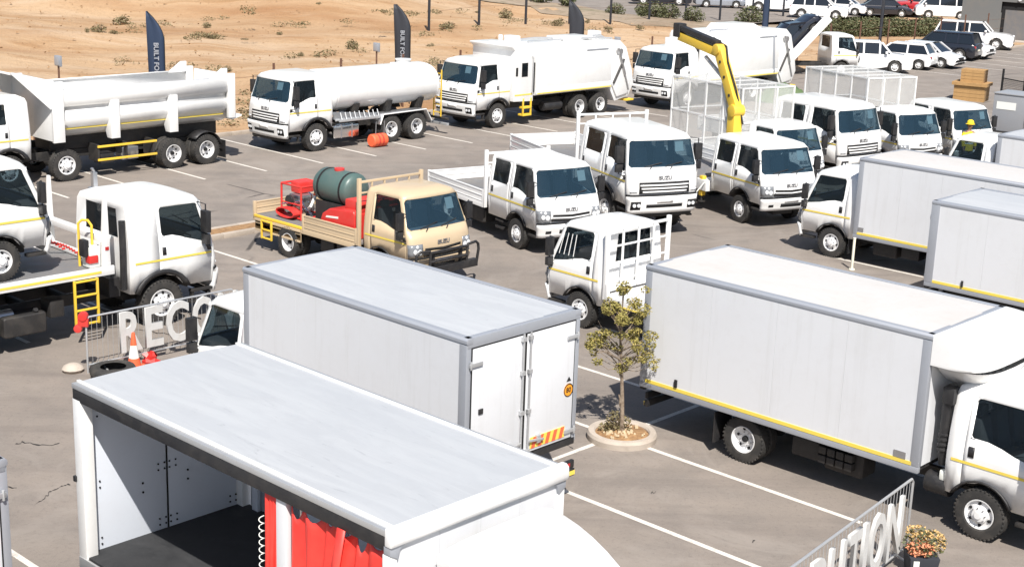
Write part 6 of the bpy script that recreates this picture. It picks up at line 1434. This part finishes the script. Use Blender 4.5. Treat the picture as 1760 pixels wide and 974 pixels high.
def person():
    p = gp(1658, 296); p.z = 0; t = thing('person', 'person in yellow work jacket and yellow hard hat standing before a crew cab truck', 'person', p, R(-75))
    # x is where the person faces
    J = [((0, 0, .95), (.13, .16)), ((0, 0, 1.12), (.12, .15)), ((.01, 0, 1.3), (.13, .18)), ((0, 0, 1.42), (.10, .17)), ((0, 0, 1.5), (.055, .06)), ((.01, 0, 1.57), (.055, .055)), ((.02, 0, 1.63), (.085, .075)), ((.02, 0, 1.72), (.10, .08)), ((.0, 0, 1.79), (.08, .065))]
    vs_ = [j[0] for j in J]; rad = [j[1] for j in J]; ed = [(i, i+1) for i in range(len(J)-1)]
    def chain(root, pts):
        k = root
        for q, r in pts: vs_.append(q); rad.append((r, r)); ed.append((k, len(vs_)-1)); k = len(vs_)-1
        return k
    for sg in (-1, 1):
        chain(0, [((0, sg*.09, .86), .10), ((.02, sg*.10, .50), .068), ((0, sg*.10, .28), .058), ((-.01, sg*.10, .09), .045), ((.06, sg*.105, .05), .045), ((.15, sg*.11, .035), .035)])
        e = chain(3, [((0, sg*.20, 1.40), .065), ((.03, sg*.25, 1.14), .05), ((.14 if sg > 0 else .05, sg*.22, .93), .038), ((.17 if sg > 0 else .06, sg*.21, .86), .035)])
        for i in range(4): o = (i-1.5)*.018; chain(e, [((vs_[e][0]+.03+o, vs_[e][1], vs_[e][2]-.05), .010), ((vs_[e][0]+.035+o, vs_[e][1]-sg*.01, vs_[e][2]-.10+.006*abs(i-1.5)), .008)])
        chain(e, [((vs_[e][0]+.045, vs_[e][1]-sg*.02, vs_[e][2]-.02), .011), ((vs_[e][0]+.06, vs_[e][1]-sg*.03, vs_[e][2]-.05), .009)])
    me = bpy.data.meshes.new('body'); me.from_pydata(vs_, ed, []); o = link('body', me, t); sk = o.modifiers.new('skin', 'SKIN'); sk.use_smooth_shade = True
    for i, d_ in enumerate(me.skin_vertices[0].data): d_.radius = rad[i]; d_.use_root = i == 0
    s = o.modifiers.new('sub', 'SUBSURF'); s.levels = 2; s.render_levels = 2; me.materials.append(MATS['skin'])
    # clothing
    jk = MB(); prof = [(.80, .165, .195), (.95, .165, .19), (1.12, .15, .18), (1.3, .155, .205), (1.42, .125, .19), (1.49, .075, .085)]; jk.grid([[(a_*math.cos(2*math.pi*i/20), b_*math.sin(2*math.pi*i/20), z) for i in range(21)] for z, a_, b_ in prof]); pm('jacket', jk, 'hivis', t, smooth=80)
    sl = MB()
    for sg in (-1, 1): sl.tube([(0, sg*.17, 1.42), (.0, sg*.21, 1.36), (.03, sg*.25, 1.14), (.13 if sg > 0 else .045, sg*.222, .95)], [.08, .082, .07, .055], 12)
    pm('sleeves', sl, 'hivis', t, smooth=80); rb = MB(); rb.grid([[(1.02*a_*math.cos(2*math.pi*i/20), 1.02*b_*math.sin(2*math.pi*i/20), z) for i in range(21)] for z, a_, b_ in ((1.04, .158, .187), (1.10, .153, .183))]); pm('reflective_band', rb, 'paper', t, smooth=80)
    tr_ = MB()
    for sg in (-1, 1): tr_.tube([(0, sg*.08, .95), (0, sg*.095, .84), (.02, sg*.10, .5), (0, sg*.10, .12)], [.125, .118, .088, .078], 14)
    pm('trousers', tr_, 'trousers', t, smooth=80); sh = MB()
    for sg in (-1, 1): sh.hexa([(-.08, sg*.105-.05, 0), (.21, sg*.11-.05, 0), (.21, sg*.11+.05, 0), (-.08, sg*.105+.05, 0), (-.07, sg*.105-.045, .12), (.12, sg*.11-.045, .09), (.12, sg*.11+.045, .09), (-.07, sg*.105+.045, .12)])
    pm('shoes', sh, 'black', t, .02); pm('hard_hat', MB().lathe([(.165, 1.745), (.128, 1.752), (.125, 1.80), (.10, 1.865), (.05, 1.895), (0, 1.9)], (.01, 0, 0), 'z', 20), 'hivis', t, smooth=60)
    fc = MB()
    for sg in (-1, 1): fc.lathe([(0, -.012), (.012, 0), (0, .012)], (.108, sg*.033, 1.70), 'x', 8)
    pm('eyes', fc, 'gap', t); pm('nose', MB().prism([(.105, 1.70), (.135, 1.655), (.105, 1.65)], -.014, .014), 'skin', t, .006); pm('mouth', MB().box(.098, .106, -.026, .026, 1.608, 1.618), 'rust', t)
    ea = MB()
    for sg in (-1, 1): ea.lathe([(0, -.01), (.028, 0), (0, .01)], (.0, sg*.083, 1.68), 'y', 10)
    pm('ears', ea, 'skin', t); hr = MB().grid([[(-.005-.1*math.cos(a_), .088*math.sin(a_), z) for a_ in [-1.3+.26*i for i in range(11)]] for z in (1.64, 1.70, 1.76)]); pm('hair', hr, 'hair', t, smooth=80, mods=solid(.012, 1))
person()
# loose sheet of paper for the far end of the yard
